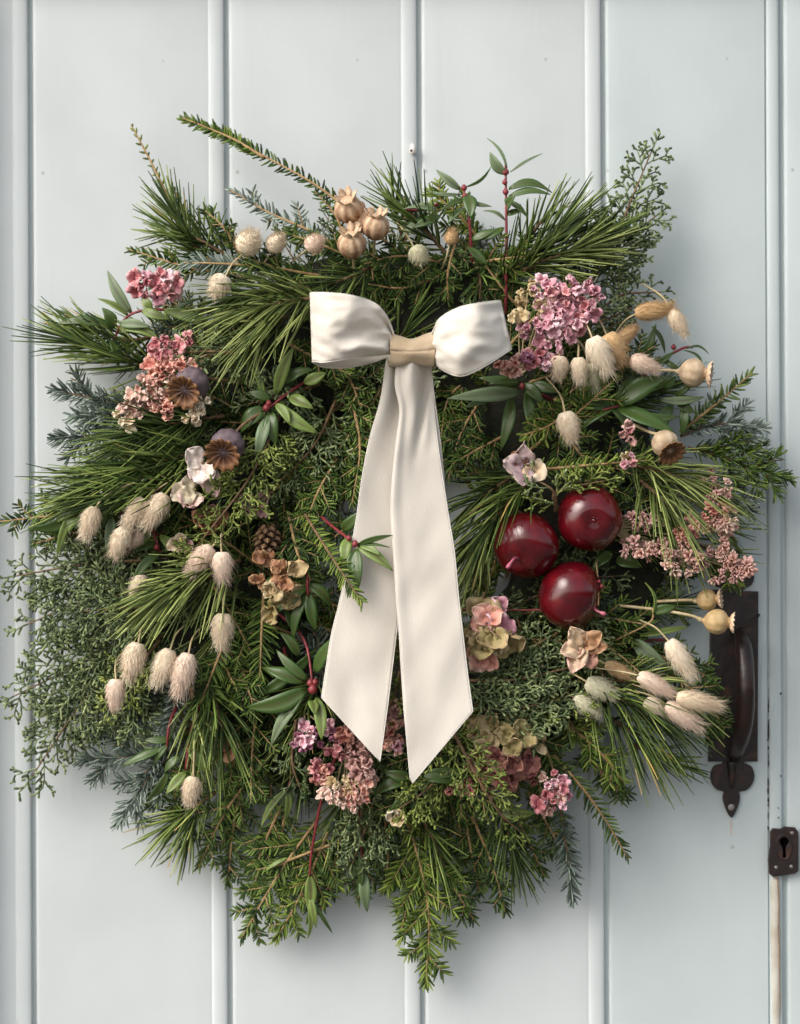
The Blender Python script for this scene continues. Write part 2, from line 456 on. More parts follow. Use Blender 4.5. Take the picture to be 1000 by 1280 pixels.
# chipped line of the gap beside the bead, bare wood lower down
V = []; F = []
def blob(cx, cy, rx, ry, h, n=7, th=.8):
    base = len(V)
    ph = rng.rand() * 6
    for s_ in (0, 1):
        for j in range(n):
            a = j / n * 2 * math.pi
            f = .65 + .5 * rng.rand()
            V.append(P(cx + rx * f * math.cos(a), cy + ry * f * math.sin(a), h + th * s_))
    F.append(tuple(base + n + j for j in range(n))[::-1])
    for j in range(n):
        F.append((base + j, base + (j + 1) % n, base + n + (j + 1) % n, base + n + j))
for y in np.arange(668, 1035, 6.5):
    if rng.rand() < .6:
        x = 963.0 + 2.2 * math.sin(y / 90) + rng.normal() * .35 - .9
        blob(x, y + rng.normal() * 2, .45 + .75 * rng.rand(), 2 + 5 * rng.rand(), -.5)
for (x, y, r) in ((965, 687, 3), (964, 858, 2.2), (965, 867, 2.4), (976, 867, 2.1), (976, 970, 1.8), (973, 1010, 1.4), (973, 1022, 1.4), (965, 672, 1.6)):
    blob(x, y, r * .6, r * .9, 3.2 if x > 970 else -.6)
obj('paint_chip', V, F, MT['gap'], door, smooth=False)
V = []; F = []
Vt, Ft = tube(catmull([P(969, 1096, -.6), P(969.5, 1180, -.8), P(970, 1260, -1.6), P(970, 1330, -3)], 40), np.interp(np.linspace(0, 1, 40), [0, .03, .7, 1], [4.5, 6.6, 6.4, 5]) * S * (1 + .05 * rng.rand(40)), 14)
obj('worn_bead', Vt, Ft, MT['old_bead'], door)
pl = [(971.5, 1097), (973, 1130), (972.5, 1165), (974, 1195), (974, 1228), (975, 1262)]
Vt, Ft = tube(catmull([P(x, y, 5.6) for x, y in pl], 30), np.linspace(.9, .3, 30) * S * (1 + .4 * rng.rand(30)), 5)
obj('bare_wood_crack', Vt, Ft, MT['wood'], door)

V = []; F = []
blob(914, 1034, 1.6, 11, .25, 9, .25)
obj('rust_run', V, F, MT['rust'], door, smooth=False)
# nail with a paint drip at the top
nl = empty('nail', P(515, 186, 6), door)
Vt, Ft = tube([P(514, 190, 0), P(514, 189, 7), P(514, 188, 12)], [1.6 * S] * 3, 8)
obj('shank', Vt, Ft, MT['iron'], nl)
Vt, Ft = tube(catmull([P(515, 180, 6), P(516, 186, 8), P(516, 193, 7)], 8), [1.5 * S, 2.6 * S, 3.4 * S, 3.8 * S, 4 * S, 4.1 * S, 3.8 * S, 2.8 * S], 10)
obj('paint_drip', Vt, Ft, MT['cream_hem'], nl)

# keyhole plate
def curve_plate(name, outline, hole, ext, bev, m, parent, h):
    cu = bpy.data.curves.new(name, 'CURVE'); cu.dimensions = '2D'; cu.fill_mode = 'BOTH'
    c0 = P(*outline[0], h)
    for pts in [outline] + hole:
        sp = cu.splines.new('POLY'); sp.points.add(len(pts) - 1)
        for i, (x, y) in enumerate(pts):
            w = P(x, y, h) - c0
            sp.points[i].co = (w[0], w[2], 0, 1)
        sp.use_cyclic_u = True
    cu.extrude = ext; cu.bevel_depth = bev; cu.bevel_resolution = 1
    tmp = bpy.data.objects.new('tmp', cu); COL.objects.link(tmp)
    dg = bpy.context.evaluated_depsgraph_get()
    me = bpy.data.meshes.new_from_object(tmp.evaluated_get(dg))
    bpy.data.objects.remove(tmp)
    me.transform(Matrix.Rotation(R(90), 4, 'X'))
    me.materials.clear(); me.materials.append(m)
    o = bpy.data.objects.new(name, me); COL.objects.link(o)
    place(o, c0, parent)
    return o
kp = empty('keyhole_plate', P(979, 1063, 8), door)
out = [(963, 1040), (966, 1036), (975, 1037), (981, 1034), (993, 1035), (997, 1040), (997, 1088), (993, 1091), (966, 1095), (962, 1091), (961, 1075), (963, 1058)]
hole = [(980 + 6.5 * math.cos(a), 1052 + 6.5 * math.sin(a)) for a in np.linspace(R(125), R(415), 14)]
hole += [(982.5, 1064), (984, 1073), (977, 1073), (978, 1064)]
curve_plate('plate', out, [hole], 1.6 * S, .9 * S, MT['iron'], kp, 9.0)
ring = [(980 + 10 * math.cos(a), 1058 + 16 * math.sin(a)) for a in np.linspace(0, 2 * math.pi, 22)[:-1]]
curve_plate('keyhole_rim', ring, [[(980 + (x - 980) * 1.08, y + .0) for x, y in hole]], .6 * S, .5 * S, MT['iron'], kp, 11.6)
obj('keyhole_shade', [P(970, 1042, 6.0), P(990, 1042, 6.0), P(990, 1080, 6.0), P(970, 1080, 6.0), P(970, 1042, 5.2), P(990, 1042, 5.2), P(990, 1080, 5.2), P(970, 1080, 5.2)],
    [(0, 1, 2, 3), (7, 6, 5, 4), (0, 4, 5, 1), (1, 5, 6, 2), (2, 6, 7, 3), (3, 7, 4, 0)], MT['hole'], kp, smooth=False)
def screw(px, py, h, r, parent):
    V_, F_ = lathe([(r * S, 0), (r * S, .6 * S), (r * .75 * S, 1.1 * S), (r * .2 * S, 1.2 * S)], 12)
    V_ = np.array([(x, -z, y) for x, y, z in V_]) + P(px, py, h)
    return obj('screw', V_, F_, MT['screw'], parent)
for x, y in ((990, 1041), (970, 1084), (989, 1083)):
    screw(x, y, 10.6, 2.4, kp)

# handle
hd = empty('door_handle', P(918, 870, 4), door)
tag(hd, 'dark iron pull handle on a plate with leaf shaped ends')
pt = [(889, 738), (947, 740), (946, 951), (886, 951)]
curve_plate('back_plate', pt, [], 1.5 * S, .8 * S, MT['iron'], hd, 3.2)
fin = []
def finial(sy, y0, flip):
    o = []
    seq = [(905, 0), (903, 5), (893, 8), (889, 18), (890, 28), (896, 36), (905, 39), (904, 46), (906, 56), (914, 71), (922, 56), (924, 46), (923, 39), (932, 37), (939, 30), (942, 20), (939, 9), (930, 4), (925, 0)]
    pts = [(x, y0 + flip * y) for x, y in seq]
    c = catmull(pts + [pts[0]], 60)[:-1]
    return [tuple(p[:2]) for p in c]
curve_plate('lower_finial', finial(0, 950, 1), [], 1.5 * S, .8 * S, MT['iron'], hd, 3.0)
curve_plate('upper_finial', finial(0, 739, -1), [], 1.5 * S, .8 * S, MT['iron'], hd, 3.0)
Vt, Ft = tube(catmull([P(914, 951, 7), P(915, 968, 7.5), P(915, 985, 6)], 8), [6 * S, 5.5 * S, 5 * S, 4.5 * S, 4 * S, 3.4 * S, 3 * S, 2.2 * S], 8)
obj('rib', Vt, Ft, MT['iron'], hd)
screw(914, 1009, 5.0, 4.2, hd)
screw(916, 684, 5.0, 4.2, hd)
gp = catmull([P(920, 792, 6), P(925, 796, 26), P(930, 815, 48), P(932, 860, 58), P(930, 905, 50), P(922, 935, 28), P(918, 945, 6)], 40)
gr = np.interp(np.linspace(0, 1, 40), [0, .12, .3, .55, .8, 1], [6.5, 8, 10.5, 11.5, 10.5, 8]) * S
Vt, Ft = tube(gp, gr, 14)
obj('grip', Vt, Ft, MT['bronze'], hd)
Vt, Ft = tube(catmull([P(912, 787, 10), P(930, 782, 14), P(944, 775, 13), P(949, 768, 9)], 10), 1.6 * S, 6)
obj('latch_wire', Vt, Ft, MT['bronze'], hd)

# ------------------------------------------------------------------ the wreath
wreath = empty('evergreen_wreath', P(490, 660, 30))
tag(wreath, 'large round wreath of mixed evergreen sprigs hanging on the pale door', 'wreath')
def torus():
    V = []; F = []; n, k = 96, 20
    for i in range(n):
        a = i / n * 2 * math.pi
        for j in range(k):
            b = j / k * 2 * math.pi
            w = 1 + .16 * mnoise.noise(Vector((math.cos(a) * 5, math.sin(a) * 5, b * 1.3)))
            r = 248 + 92 * w * math.cos(b)
            h = 52 + 46 * w * math.sin(b)
            V.append(P(492 + r * math.cos(a), 662 + r * math.sin(a) * 1.02, max(3, h * .68)))
    for i in range(n):
        for j in range(k):
            F.append((i * k + j, ((i + 1) % n) * k + j, ((i + 1) % n) * k + (j + 1) % k, i * k + (j + 1) % k))
    return V, F
V, F = torus()
obj('moss_ring', V, F, MT['moss'], wreath)

SK = dict(pine=('pine_sprig', 'bark'), hemlock=('hemlock_sprig', 'bark_tan'), fir=('fir_sprig', 'bark'), cypress=('cypress_sprig', 'bark'))

def build_sprig(kind, pts, L=None, width=None, dens=1.0, side=0, view=(0, -1, 0), flop=0.0, side_len=.35, spread=1.0, start=None):
    """pts: world control points. returns stem (V,F), needle arrays (V,F,var)"""
    n = 24
    C = catmull(pts, n)
    seg = np.linalg.norm(np.diff(C, axis=0), axis=1); cum = np.concatenate([[0], np.cumsum(seg)]); Ltot = cum[-1]
    T = nz(np.gradient(C, axis=0))
    vw = np.array(view, float)
    stems = [tube(C, np.linspace(2.4, .9, n) * S * (1 if kind != 'pine' else 1.25), 5)]
    B_, D_, Bd, Ln, Wd, Fl = [], [], [], [], [], []
    def at(s):
        i = min(np.searchsorted(cum, s) , n - 1); i = max(i, 1)
        t = (s - cum[i - 1]) / (seg[i - 1] + 1e-12)
        return C[i - 1] * (1 - t) + C[i] * t, nz(T[i - 1] * (1 - t) + T[i] * t)
    def frame(Tn):
        sd = nz(np.cross(Tn, vw)); up = np.cross(sd, Tn)
        return sd, up
    if kind == 'pine':
        L = L or 75 * S
        st = start if start is not None else .25
        step = 2.1 * S / dens
        ss = np.arange(st * Ltot, Ltot, step)
        for i, s in enumerate(ss):
            p, t = at(s)
            sd, up = frame(t)
            a = i * 2.39996 + rng.normal() * .3
            f = (s / Ltot - st) / (1 - st + 1e-9)
            th = (R(50) * (1 - f) + R(16) * f) * spread + rng.normal() * .07
            for q in (-1, 1):
                az = a + q * .10; tt = th + rng.normal() * .04
                d = t * math.cos(tt) + (sd * math.cos(az) + up * math.sin(az)) * math.sin(tt)
                B_.append(p); D_.append(nz(d))
                Bd.append(t * .10 + np.array([0, .02, -flop]) + rng.normal(size=3) * .055)
                Ln.append(L * (.78 + .3 * rng.rand())); Wd.append((2.4 + .9 * rng.rand()) * S)
        return stems, needles(np.array(B_), np.array(D_), np.array(Bd), np.array(Ln), np.array(Wd), nseg=3, k=3, tipw=.35)
    if kind == 'fir':
        L = L or 17 * S
        def row(P0, T0, length, lsc, st=0.05):
            k = int(length / (0.95 * S) * dens)
            for i in range(k):
                s = st + (1 - st) * (i + rng.rand()) / k
                p = P0(s); t = T0(s); sd, up = frame(t)
                az = rng.uniform(-.25, math.pi + .25)
                th = R(62) - R(22) * max(0, (s - .8) / .2) + rng.normal() * .12
                d = t * math.cos(th) + (sd * math.cos(az) + up * math.sin(az) * .75) * math.sin(th)
                B_.append(p); D_.append(nz(d)); Bd.append(up * .16 + t * .10)
                Ln.append(L * lsc * (.7 + .4 * rng.rand()) * (1 - .3 * max(0, (s - .85) / .15))); Wd.append(2.3 * S); Fl.append(up + rng.normal(size=3) * .3)
        row(lambda s: at(s * Ltot)[0], lambda s: at(s * Ltot)[1], Ltot, 1)
        for i in range(side):
            s0 = (.15 + .65 * (i + .5) / side) * Ltot; p, t = at(s0); sd, up = frame(t); sg = 1 if i % 2 else -1
            d0 = nz(t * .8 + sd * sg * .75 + up * .15 * rng.normal()); l1 = Ltot * side_len * (1.1 - .5 * s0 / Ltot)
            cc = np.array([p, p + d0 * l1 * .5, p + nz(d0 + t * .35) * l1])
            stems.append(tube(catmull(cc, 8), np.linspace(1.5, .7, 8) * S, 5))
            row(lambda s: p + d0 * l1 * s, lambda s: d0, l1, .9)
        return stems, needles(np.array(B_), np.array(D_), np.array(Bd), np.array(Ln), np.array(Wd), nseg=2, k=4, tipw=.55, flat=np.array(Fl))
    if kind == 'hemlock':
        L = L or 13 * S
        def row(P0, T0, length, lsc, st=0.05):
            k = max(4, int(length / (2.2 * S) * dens))
            for i in range(k):
                s = st + (1 - st) * (i + .6 * rng.rand()) / k
                p = P0(s); t = T0(s); sd, up = frame(t); sg = 1 if i % 2 else -1
                th = R(58) - R(30) * max(0, (s - .75) / .25) + rng.normal() * .16
                el = rng.normal() * .35 + .15
                d = t * math.cos(th) + (sd * sg * math.cos(el) + up * math.sin(el)) * math.sin(th)
                B_.append(p); D_.append(nz(d)); Bd.append(t * .12 + rng.normal(size=3) * .04)
                Ln.append(L * lsc * (.65 + .5 * rng.rand()) * (1 - .35 * max(0, (s - .8) / .2))); Wd.append(3.1 * S); Fl.append(up + rng.normal(size=3) * .25)
        row(lambda s: at(s * Ltot)[0], lambda s: at(s * Ltot)[1], Ltot, 1)
        for i in range(side):
            s0 = (.10 + .78 * (i + .5) / side) * Ltot; p, t = at(s0); sd, up = frame(t); sg = 1 if i % 2 else -1
            d0 = nz(t * .75 + sd * sg * .8 + up * .12 * rng.normal()); l1 = Ltot * side_len * (1.15 - .75 * s0 / Ltot) * (.8 + .4 * rng.rand())
            p0, d1, ll = p.copy(), d0.copy(), l1
            stems.append(tube(np.array([p0, p0 + d1 * ll * .5, p0 + d1 * ll]), np.array([1.2, .9, .5]) * S, 4))
            row(lambda s: p0 + d1 * ll * s, lambda s: d1, ll, .85)
        return stems, needles(np.array(B_), np.array(D_), np.array(Bd), np.array(Ln), np.array(Wd), nseg=2, k=4, tipw=.45, flat=np.array(Fl))
    if kind == 'cypress':
        def twig(p, d, length, lev, pl):
            nseg = max(2, int(length / (7 * S)))
            q = p.copy(); dd = d.copy()
            for i in range(nseg):
                l = length / nseg
                B_.append(q.copy()); D_.append(dd.copy()); Bd.append(rng.normal(size=3) * .05); Ln.append(l * 1.12); Wd.append((2.1 + .5 * max(0, 2 - lev)) * S * (1.15 if lev == 0 else 1))
                q = q + dd * l
                if lev > 0 and i < nseg:
                    for sg in ((1, -1) if rng.rand() < .35 * dens else ((1,) if i % 2 else (-1,))):
                        sd = nz(np.cross(dd, pl))
                        nd = nz(dd * .78 + sd * sg * .68 + pl * rng.normal() * .22)
                        twig(q, nd, length * (.52 if lev > 1 else .45) * (1.1 - .55 * i / nseg) * (.7 + .5 * rng.rand()), lev - 1, pl)
                dd = nz(dd + rng.normal(size=3) * .07)
        k = max(5, int(Ltot / (11 * S) * dens))
        for i in range(k):
            s0 = (.06 + .92 * (i + .5) / k) * Ltot; p, t = at(s0); sd, up = frame(t); sg = 1 if i % 2 else -1
            pl = nz(up + rng.normal(size=3) * .22)
            d0 = nz(t * .85 + sd * sg * .7 * spread + up * rng.normal() * .15)
            twig(p, d0, (L or 42 * S) * (1.15 - .75 * s0 / Ltot) * (.75 + .5 * rng.rand()), 2, pl)
        twig(C[-1], T[-1], (L or 42 * S) * .45, 1, nz(vw))
        return stems, needles(np.array(B_), np.array(D_), np.array(Bd), np.array(Ln), np.array(Wd), nseg=2, k=4, tipw=.75)

NV_TOTAL = 0
def sprig(kind, pts, mname=None, bark=None, name=None, **kw):
    global NV_TOTAL
    w = [P(*p) for p in pts]
    stems, nd = build_sprig(kind, w, **kw)
    per = len(nd[0]); kk = {'pine': 12, 'fir': 12, 'hemlock': 12, 'cypress': 12}[kind]      # vertices of one needle
    Vn = nd[0].reshape(-1, kk, 3); keep = np.ones(len(Vn), bool)
    for (ax_, ay_, ar_, ah_) in ((658, 681, 41, 128), (737, 648, 40, 124), (712, 744, 42, 130)):   # none pierces an apple
        dd = np.linalg.norm(Vn - P(ax_, ay_, ah_), axis=2).min(axis=1); keep &= dd > ar_ * S
    if not keep.all():
        fpn = len(nd[1]) // len(Vn); nk_ = int(keep.sum())
        nd = (Vn[keep].reshape(-1, 3), nd[1][:nk_ * fpn], nd[2].reshape(-1, kk)[keep].ravel())
    sv, sf = join(stems)
    nm, bk = SK[kind]
    o = obj(name or nm, sv, sf, MT[bark or bk], wreath, origin=w[0])
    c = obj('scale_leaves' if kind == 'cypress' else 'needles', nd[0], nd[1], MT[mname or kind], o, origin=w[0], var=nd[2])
    c['kind'] = 'stuff'
    NV_TOTAL += len(nd[1]) * 2
    return o

def leaf_geo(b, t, w, nrm, bow=.12, fold=.25, n=10, m=5, th=.9 * S, twist=0.0, tipf=.8, side_bow=0.0, curl=0.0):
    b = np.asarray(b, float); t = np.asarray(t, float); L = np.linalg.norm(t - b); ax = (t - b) / L
    nrm = nz(np.asarray(nrm, float) - ax * np.dot(nrm, ax)); sd = np.cross(ax, nrm)
    G = np.zeros((n, m, 3)); A = np.zeros((n, m))
    for i in range(n):
        s = i / (n - 1)
        c = b + ax * L * s + nrm * L * bow * math.sin(math.pi * s) * (1 if s < .5 else 1) + sd * side_bow * L * math.sin(math.pi * s) - nrm * curl * L * s * s
        ww = w * .5 * (max(0.03, math.sin(math.pi * min(1, s * .96 + .03) ** tipf))) ** .85
        tw = twist * (s - .5)
        s2 = sd * math.cos(tw) + nrm * math.sin(tw); n2 = nrm * math.cos(tw) - sd * math.sin(tw)
        for j in range(m):
            x = -1 + 2 * j / (m - 1)
            G[i, j] = c + s2 * ww * x + n2 * ww * (fold * abs(x) + .10 * mnoise.noise(Vector((s * 4 + L * 900, x * 2, w * 700))))
            A[i, j] = abs(x)
    V, F = slab(G, th)
    var = np.concatenate([A.ravel(), A.ravel()])
    return V, F, var

def leaf(parent, b, t, w, m='leaf', h0=None, h1=None, nrm=None, **kw):
    kw.setdefault('side_bow', rng.normal() * .05); kw.setdefault('curl', abs(rng.normal()) * .08)
    """b, t: (px, py, h)"""
    p0, p1 = P(*b), P(*t)
    if nrm is None:
        nrm = np.array([rng.normal() * .35, -1, .35 + rng.normal() * .3])
    V, F, var = leaf_geo(p0, p1, w * S, nrm, **kw)
    return obj('leaf', V, F, MT[m], parent, origin=p0, var=var)

def leafy(stempts, leaves, bark='bark_red', rad=(2.2, 1.4), name='leafy_sprig', buds=()):
    w = [P(*p) for p in stempts]
    V, F = tube(catmull(w, 16), np.linspace(rad[0], rad[1], 16) * S, 6)
    o = obj(name, V, F, MT[bark], wreath, origin=w[0])
    for l in leaves:
        b, t, wd = l[0], l[1], l[2]
        kw = l[4] if len(l) > 4 else {}
        mm = l[3] if len(l) > 3 and l[3] else 'leaf'
        leaf(o, b, t, wd, mm, bow=kw.pop('bow', .06 + .08 * rng.rand()), twist=kw.pop('twist', rng.normal() * .5), fold=kw.pop('fold', .22), **kw)
    for (x, y, h, r) in buds:
        V, F = lathe([(.2, -1), (.8, -.5), (1, .1), (.6, .8), (.1, 1.2)], 8)
        obj('bud', V * r * S + P(x, y, h), F, MT['bark_red'], o)
    return o

# filler sprigs: a few shared shapes, copied round the ring
VAR = {}
def variant(kind, L_px, mname, **kw):
    bend = rng.normal() * .10
    pts = [np.array([0, 0, 0]), np.array([bend * L_px * .5 * S, -.05 * L_px * S, L_px * .5 * S]), np.array([bend * L_px * S, .02 * L_px * S, L_px * S])]
    stems, nd = build_sprig(kind, pts, **kw)
    sv, sf = join(stems)
    nm, bk = SK[kind]
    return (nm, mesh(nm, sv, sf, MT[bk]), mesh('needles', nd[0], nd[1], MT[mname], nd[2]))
VAR['pine'] = [variant('pine', 95, 'pine', L=72 * S, dens=.9, flop=.06) for _ in range(3)] + [variant('pine', 80, 'pine_light', L=70 * S, dens=.7, flop=.1)]
VAR['hemlock'] = [variant('hemlock', 150, 'hemlock', side=7, side_len=.36) for _ in range(3)] + [variant('hemlock', 110, 'hemlock_yellow', side=4)]
VAR['fir'] = [variant('fir', 105, 'fir', side=2, side_len=.45, dens=.8) for _ in range(2)]
VAR['cypress'] = [variant('cypress', 125, 'cypress', dens=.9) for _ in range(3)]
def filler(kind, px, py, h, ang, lift, sc, roll=0):
    nm, me1, me2 = VAR[kind][rng.randint(len(VAR[kind]))]
    loc = P(px, py, h)
    d = nz(np.array([math.cos(ang), -lift, math.sin(ang)]))
    v = np.array([rng.normal() * .35, -1, rng.normal() * .35]); y = -nz(v - d * np.dot(v, d)); x = np.cross(y, d)
    q = Matrix((x, y, d)).transposed().to_quaternion()
    o = inst(me1, nm, wreath, loc, q, sc)
    c = bpy.data.objects.new('scale_leaves' if kind == 'cypress' else 'needles', me2); COL.objects.link(c); c.parent = o
    c['kind'] = 'stuff'
def kind_at(px, py):
    r = rng.rand()
    if px < 260 and py > 690 and py < 900: w = (.25, .35, .15, .25)
    elif px < 250: w = (.45, .3, .15, .1)
    elif py < 420: w = (.30, .50, .06, .14)
    elif py > 930: w = (.22, .68, .03, .07)
    elif px > 700: w = (.30, .45, .12, .13)
    else: w = (.20, .66, .02, .12)
    return ('pine', 'hemlock', 'fir', 'cypress')[int(np.searchsorted(np.cumsum(w), r * .9999))]
for i in range(225):
    a = i * 2.39996 + rng.normal() * .1
    rr = [150, 185, 215, 245, 275, 305][i % 6] + rng.normal() * 14
    px = 492 + rr * math.cos(a); py = 662 - rr * math.sin(a)
    out = a
    side = rng.choice([-1, 1]) * abs(rng.normal()) * .75
    ang = out + side if rr > 170 else out + math.pi * .5 * rng.choice([-1, 1]) + rng.normal() * .4
    sc = rng.uniform(.75, 1.05)
    if rr > 262:
        sc *= .78; ang = out + side * .6
    if py > 820 and rr > 200: ang = ang * .5 + .5 * (-math.pi / 2 + 2 * math.pi * round((ang + math.pi / 2) / (2 * math.pi)))
    h = 14 + 34 * math.sin(max(0, min(1, (rr - 110) / 230)) * math.pi) + rng.normal() * 10
    filler(kind_at(px, py), px, py, max(8, h), ang, rng.uniform(-.05, .45) if rr < 262 else rng.uniform(-.05, .18), sc)

# ------------------------------------------------------------------ sprigs one can pick out
# pine tufts
def pine(pts, L, **kw):
    kw.setdefault('dens', 1.0)
    sprig('pine', pts, L=L * S, **kw)
pine([(215, 470, 60), (150, 445, 75), (95, 425, 70)], 78, start=.0, dens=.9)
pine([(215, 415, 50), (160, 425, 55), (110, 412, 50)], 62, start=.15, dens=.8)
pine([(262, 330, 60), (235, 295, 72), (215, 262, 66)], 62, start=.05, dens=1.1)
pine([(300, 330, 70), (250, 300, 80), (215, 290, 70)], 56, start=.1, dens=.8)
pine([(560, 320, 70), (530, 285, 84), (508, 262, 86)], 66, start=.1, dens=.8)
pine([(505, 300, 60), (495, 270, 74), (492, 250, 74)], 52, start=.2, dens=.6)
pine([(400, 372, 110), (350, 378, 135), (312, 388, 132)], 84, start=.0, mname='pine_light', dens=1.1, flop=.22)
pine([(385, 360, 100), (330, 362, 115), (290, 372, 112)], 72, start=.1, dens=.9, flop=.12)
pine([(360, 395, 110), (330, 410, 128), (310, 430, 128)], 56, start=.2, mname='pine_light', dens=.8, flop=.3)
pine([(270, 560, 90), (190, 580, 110), (120, 600, 100)], 92, start=.0, dens=1.2)
pine([(270, 600, 90), (190, 612, 112), (110, 622, 104)], 80, start=.1, dens=1.0)
pine([(280, 520, 90), (215, 530, 118), (160, 548, 116)], 76, start=.1, dens=1.1)
pine([(300, 700, 100), (250, 718, 132), (215, 735, 130)], 84, start=.0, dens=1.1, mname='pine_light', flop=.20)
pine([(270, 720, 100), (225, 735, 125), (200, 745, 122)], 66, start=.1, dens=.9, flop=.25)
pine([(790, 580, 90), (830, 590, 120), (860, 600, 122)], 88, start=.0, mname='pine_light', dens=.9, flop=.22)
pine([(800, 600, 90), (828, 625, 122), (842, 650, 124)], 72, start=.0, mname='pine_light', dens=.8, flop=.35)
pine([(865, 650, 60), (890, 655, 70), (905, 660, 68)], 56, start=.1, dens=.6, mname='pine_light')
pine([(870, 680, 50), (890, 690, 60), (905, 695, 55)], 52, start=.1, dens=.45)
pine([(625, 350, 70), (665, 318, 96), (700, 288, 96)], 78, start=.0, dens=1.1)
pine([(640, 345, 80), (690, 322, 108), (730, 310, 106)], 76, start=.1, dens=1.0, mname='pine_light')
pine([(640, 320, 60), (670, 285, 78), (690, 262, 76)], 50, start=.2, dens=.6)
pine([(700, 330, 60), (740, 300, 80), (765, 290, 76)], 58, start=.1, dens=.7)
pine([(665, 600, 90), (625, 640, 120), (600, 672, 120)], 82, start=.0, dens=1.0, flop=.32)
pine([(650, 590, 80), (615, 612, 100), (590, 630, 98)], 62, start=.1, dens=.8, flop=.2)
pine([(622, 640, 90), (604, 680, 118), (596, 700, 116)], 46, start=.1, dens=.7, mname='pine_light', flop=.4)
pine([(740, 865, 90), (785, 878, 125), (815, 890, 125)], 82, start=.0, dens=1.0, flop=.35)
pine([(760, 850, 80), (805, 855, 110), (840, 868, 108)], 66, start=.1, dens=.8, flop=.2, mname='pine_light')
pine([(760, 895, 70), (790, 915, 90), (805, 930, 90)], 66, start=.1, dens=.8, flop=.3)
pine([(262, 850, 80), (272, 885, 115), (280, 915, 116)], 72, start=.0, dens=1.0, flop=.25)
pine([(240, 860, 70), (245, 900, 95), (250, 930, 96)], 56, start=.1, dens=.7, flop=.2, mname='pine_light')
pine([(270, 990, 50), (235, 1015, 62), (215, 1030, 58)], 62, start=.1, dens=.9)
pine([(250, 1000, 50), (240, 1035, 60), (232, 1055, 56)], 52, start=.1, dens=.6)
pine([(620, 1000, 50), (635, 1040, 62), (645, 1075, 60)], 60, start=.0, dens=.9)
pine([(520, 1010, 60), (540, 1045, 72), (550, 1070, 70)], 60, start=.1, dens=.7)
pine([(790, 930, 40), (820, 945, 52), (845, 955, 50)], 50, start=.1, dens=.6)
pine([(600, 320, 50), (600, 360, 80), (600, 390, 76)], 52, start=.1, dens=.6)
pine([(590, 610, 50), (575, 590, 60), (560, 575, 58)], 46, start=.1, dens=.4)
pine([(470, 330, 80), (440, 345, 100), (412, 355, 100)], 60, start=.1, dens=.8)

# hemlock and yew twigs
def hem(pts, L=13, **kw):
    sprig('hemlock', pts, L=L * S, **kw)
hem([(545, 350, 70), (470, 292, 90), (400, 235, 85), (330, 195, 70), (268, 162, 55)], 12, bark='bark_tan', dens=.75)
hem([(330, 197, 70), (290, 173, 62), (228, 147, 50)], 12, dens=1.5, mname='hemlock_yellow')
hem([(440, 320, 70), (390, 290, 76), (335, 265, 70), (288, 238, 60)], 13, dens=1.0, side=4, side_len=.18, mname='fir')
hem([(455, 330, 70), (400, 305, 84), (350, 290, 84)], 13, side=6, side_len=.25)
hem([(430, 300, 75), (420, 270, 80), (395, 240, 75)], 11, dens=.8)
hem([(245, 300, 50), (215, 255, 55), (190, 205, 48), (164, 156, 40)], 8, dens=.4, bark='bark_tan', mname='cypress_yellow')
hem([(250, 290, 50), (228, 258, 52), (214, 230, 48)], 8, dens=.6, mname='cypress_yellow')
hem([(330, 350, 70), (240, 335, 78), (162, 312, 70)], 13, dens=1.0, side=5, side_len=.22)
hem([(345, 335, 90), (285, 330, 105), (230, 328, 100)], 16, dens=1.3, mname='fir')
hem([(400, 345, 90), (350, 335, 104), (300, 320, 100)], 14, dens=1.2, side=3)
hem([(300, 320, 70), (280, 285, 80), (255, 262, 72)], 13, dens=1.0, side=4, side_len=.3)
hem([(600, 300, 60), (570, 265, 66), (535, 238, 60)], 16, dens=1.3, side=4, mname='hemlock_yellow', side_len=.4)
hem([(590, 330, 70), (640, 322, 90), (700, 318, 84)], 14, dens=1.2, side=5, mname='hemlock_yellow', side_len=.3)
hem([(560, 330, 70), (500, 320, 95), (455, 330, 95)], 14, dens=1.2, side=6, side_len=.35)
hem([(540, 350, 60), (500, 360, 80), (460, 355, 84)], 13, side=5)
hem([(570, 300, 60), (560, 340, 84), (560, 375, 80)], 13, side=6, dens=1.2)
hem([(660, 400, 60), (620, 350, 80), (600, 320, 76)], 13, side=5, dens=1.1)
hem([(500, 1000, 60), (525, 1080, 62), (536, 1150, 50), (532, 1232, 36)], 20, side=9, side_len=.26, dens=1.3, bark='bark_tan', mname='hemlock_yellow')
hem([(540, 1040, 55), (560, 1095, 54), (592, 1150, 44)], 17, side=6, side_len=.3, dens=1.2)
hem([(530, 1050, 55), (515, 1110, 54), (500, 1168, 44)], 17, side=5, side_len=.3, dens=1.1, mname='hemlock_yellow')
hem([(400, 1020, 60), (350, 1090, 56), (302, 1172, 40)], 15, side=9, side_len=.3, dens=1.2)
hem([(410, 1040, 60), (380, 1110, 56), (345, 1175, 42)], 15, side=8, side_len=.3, dens=1.2, mname='hemlock_yellow')
hem([(350, 1010, 50), (325, 1070, 52), (318, 1125, 40)], 15, side=6, side_len=.3)
hem([(430, 1030, 50), (415, 1090, 52), (400, 1140, 40)], 14, side=6, side_len=.3)
hem([(340, 940, 60), (285, 1010, 62), (248, 1084, 44)], 14, side=7, side_len=.25, bark='bark_tan')
hem([(320, 920, 60), (240, 970, 66), (180, 1010, 50)], 14, side=6, side_len=.28)
hem([(590, 1020, 50), (615, 1080, 52), (632, 1140, 40)], 17, side=6, side_len=.25)
hem([(640, 1010, 50), (665, 1060, 50), (680, 1095, 40)], 15, side=4, side_len=.25)
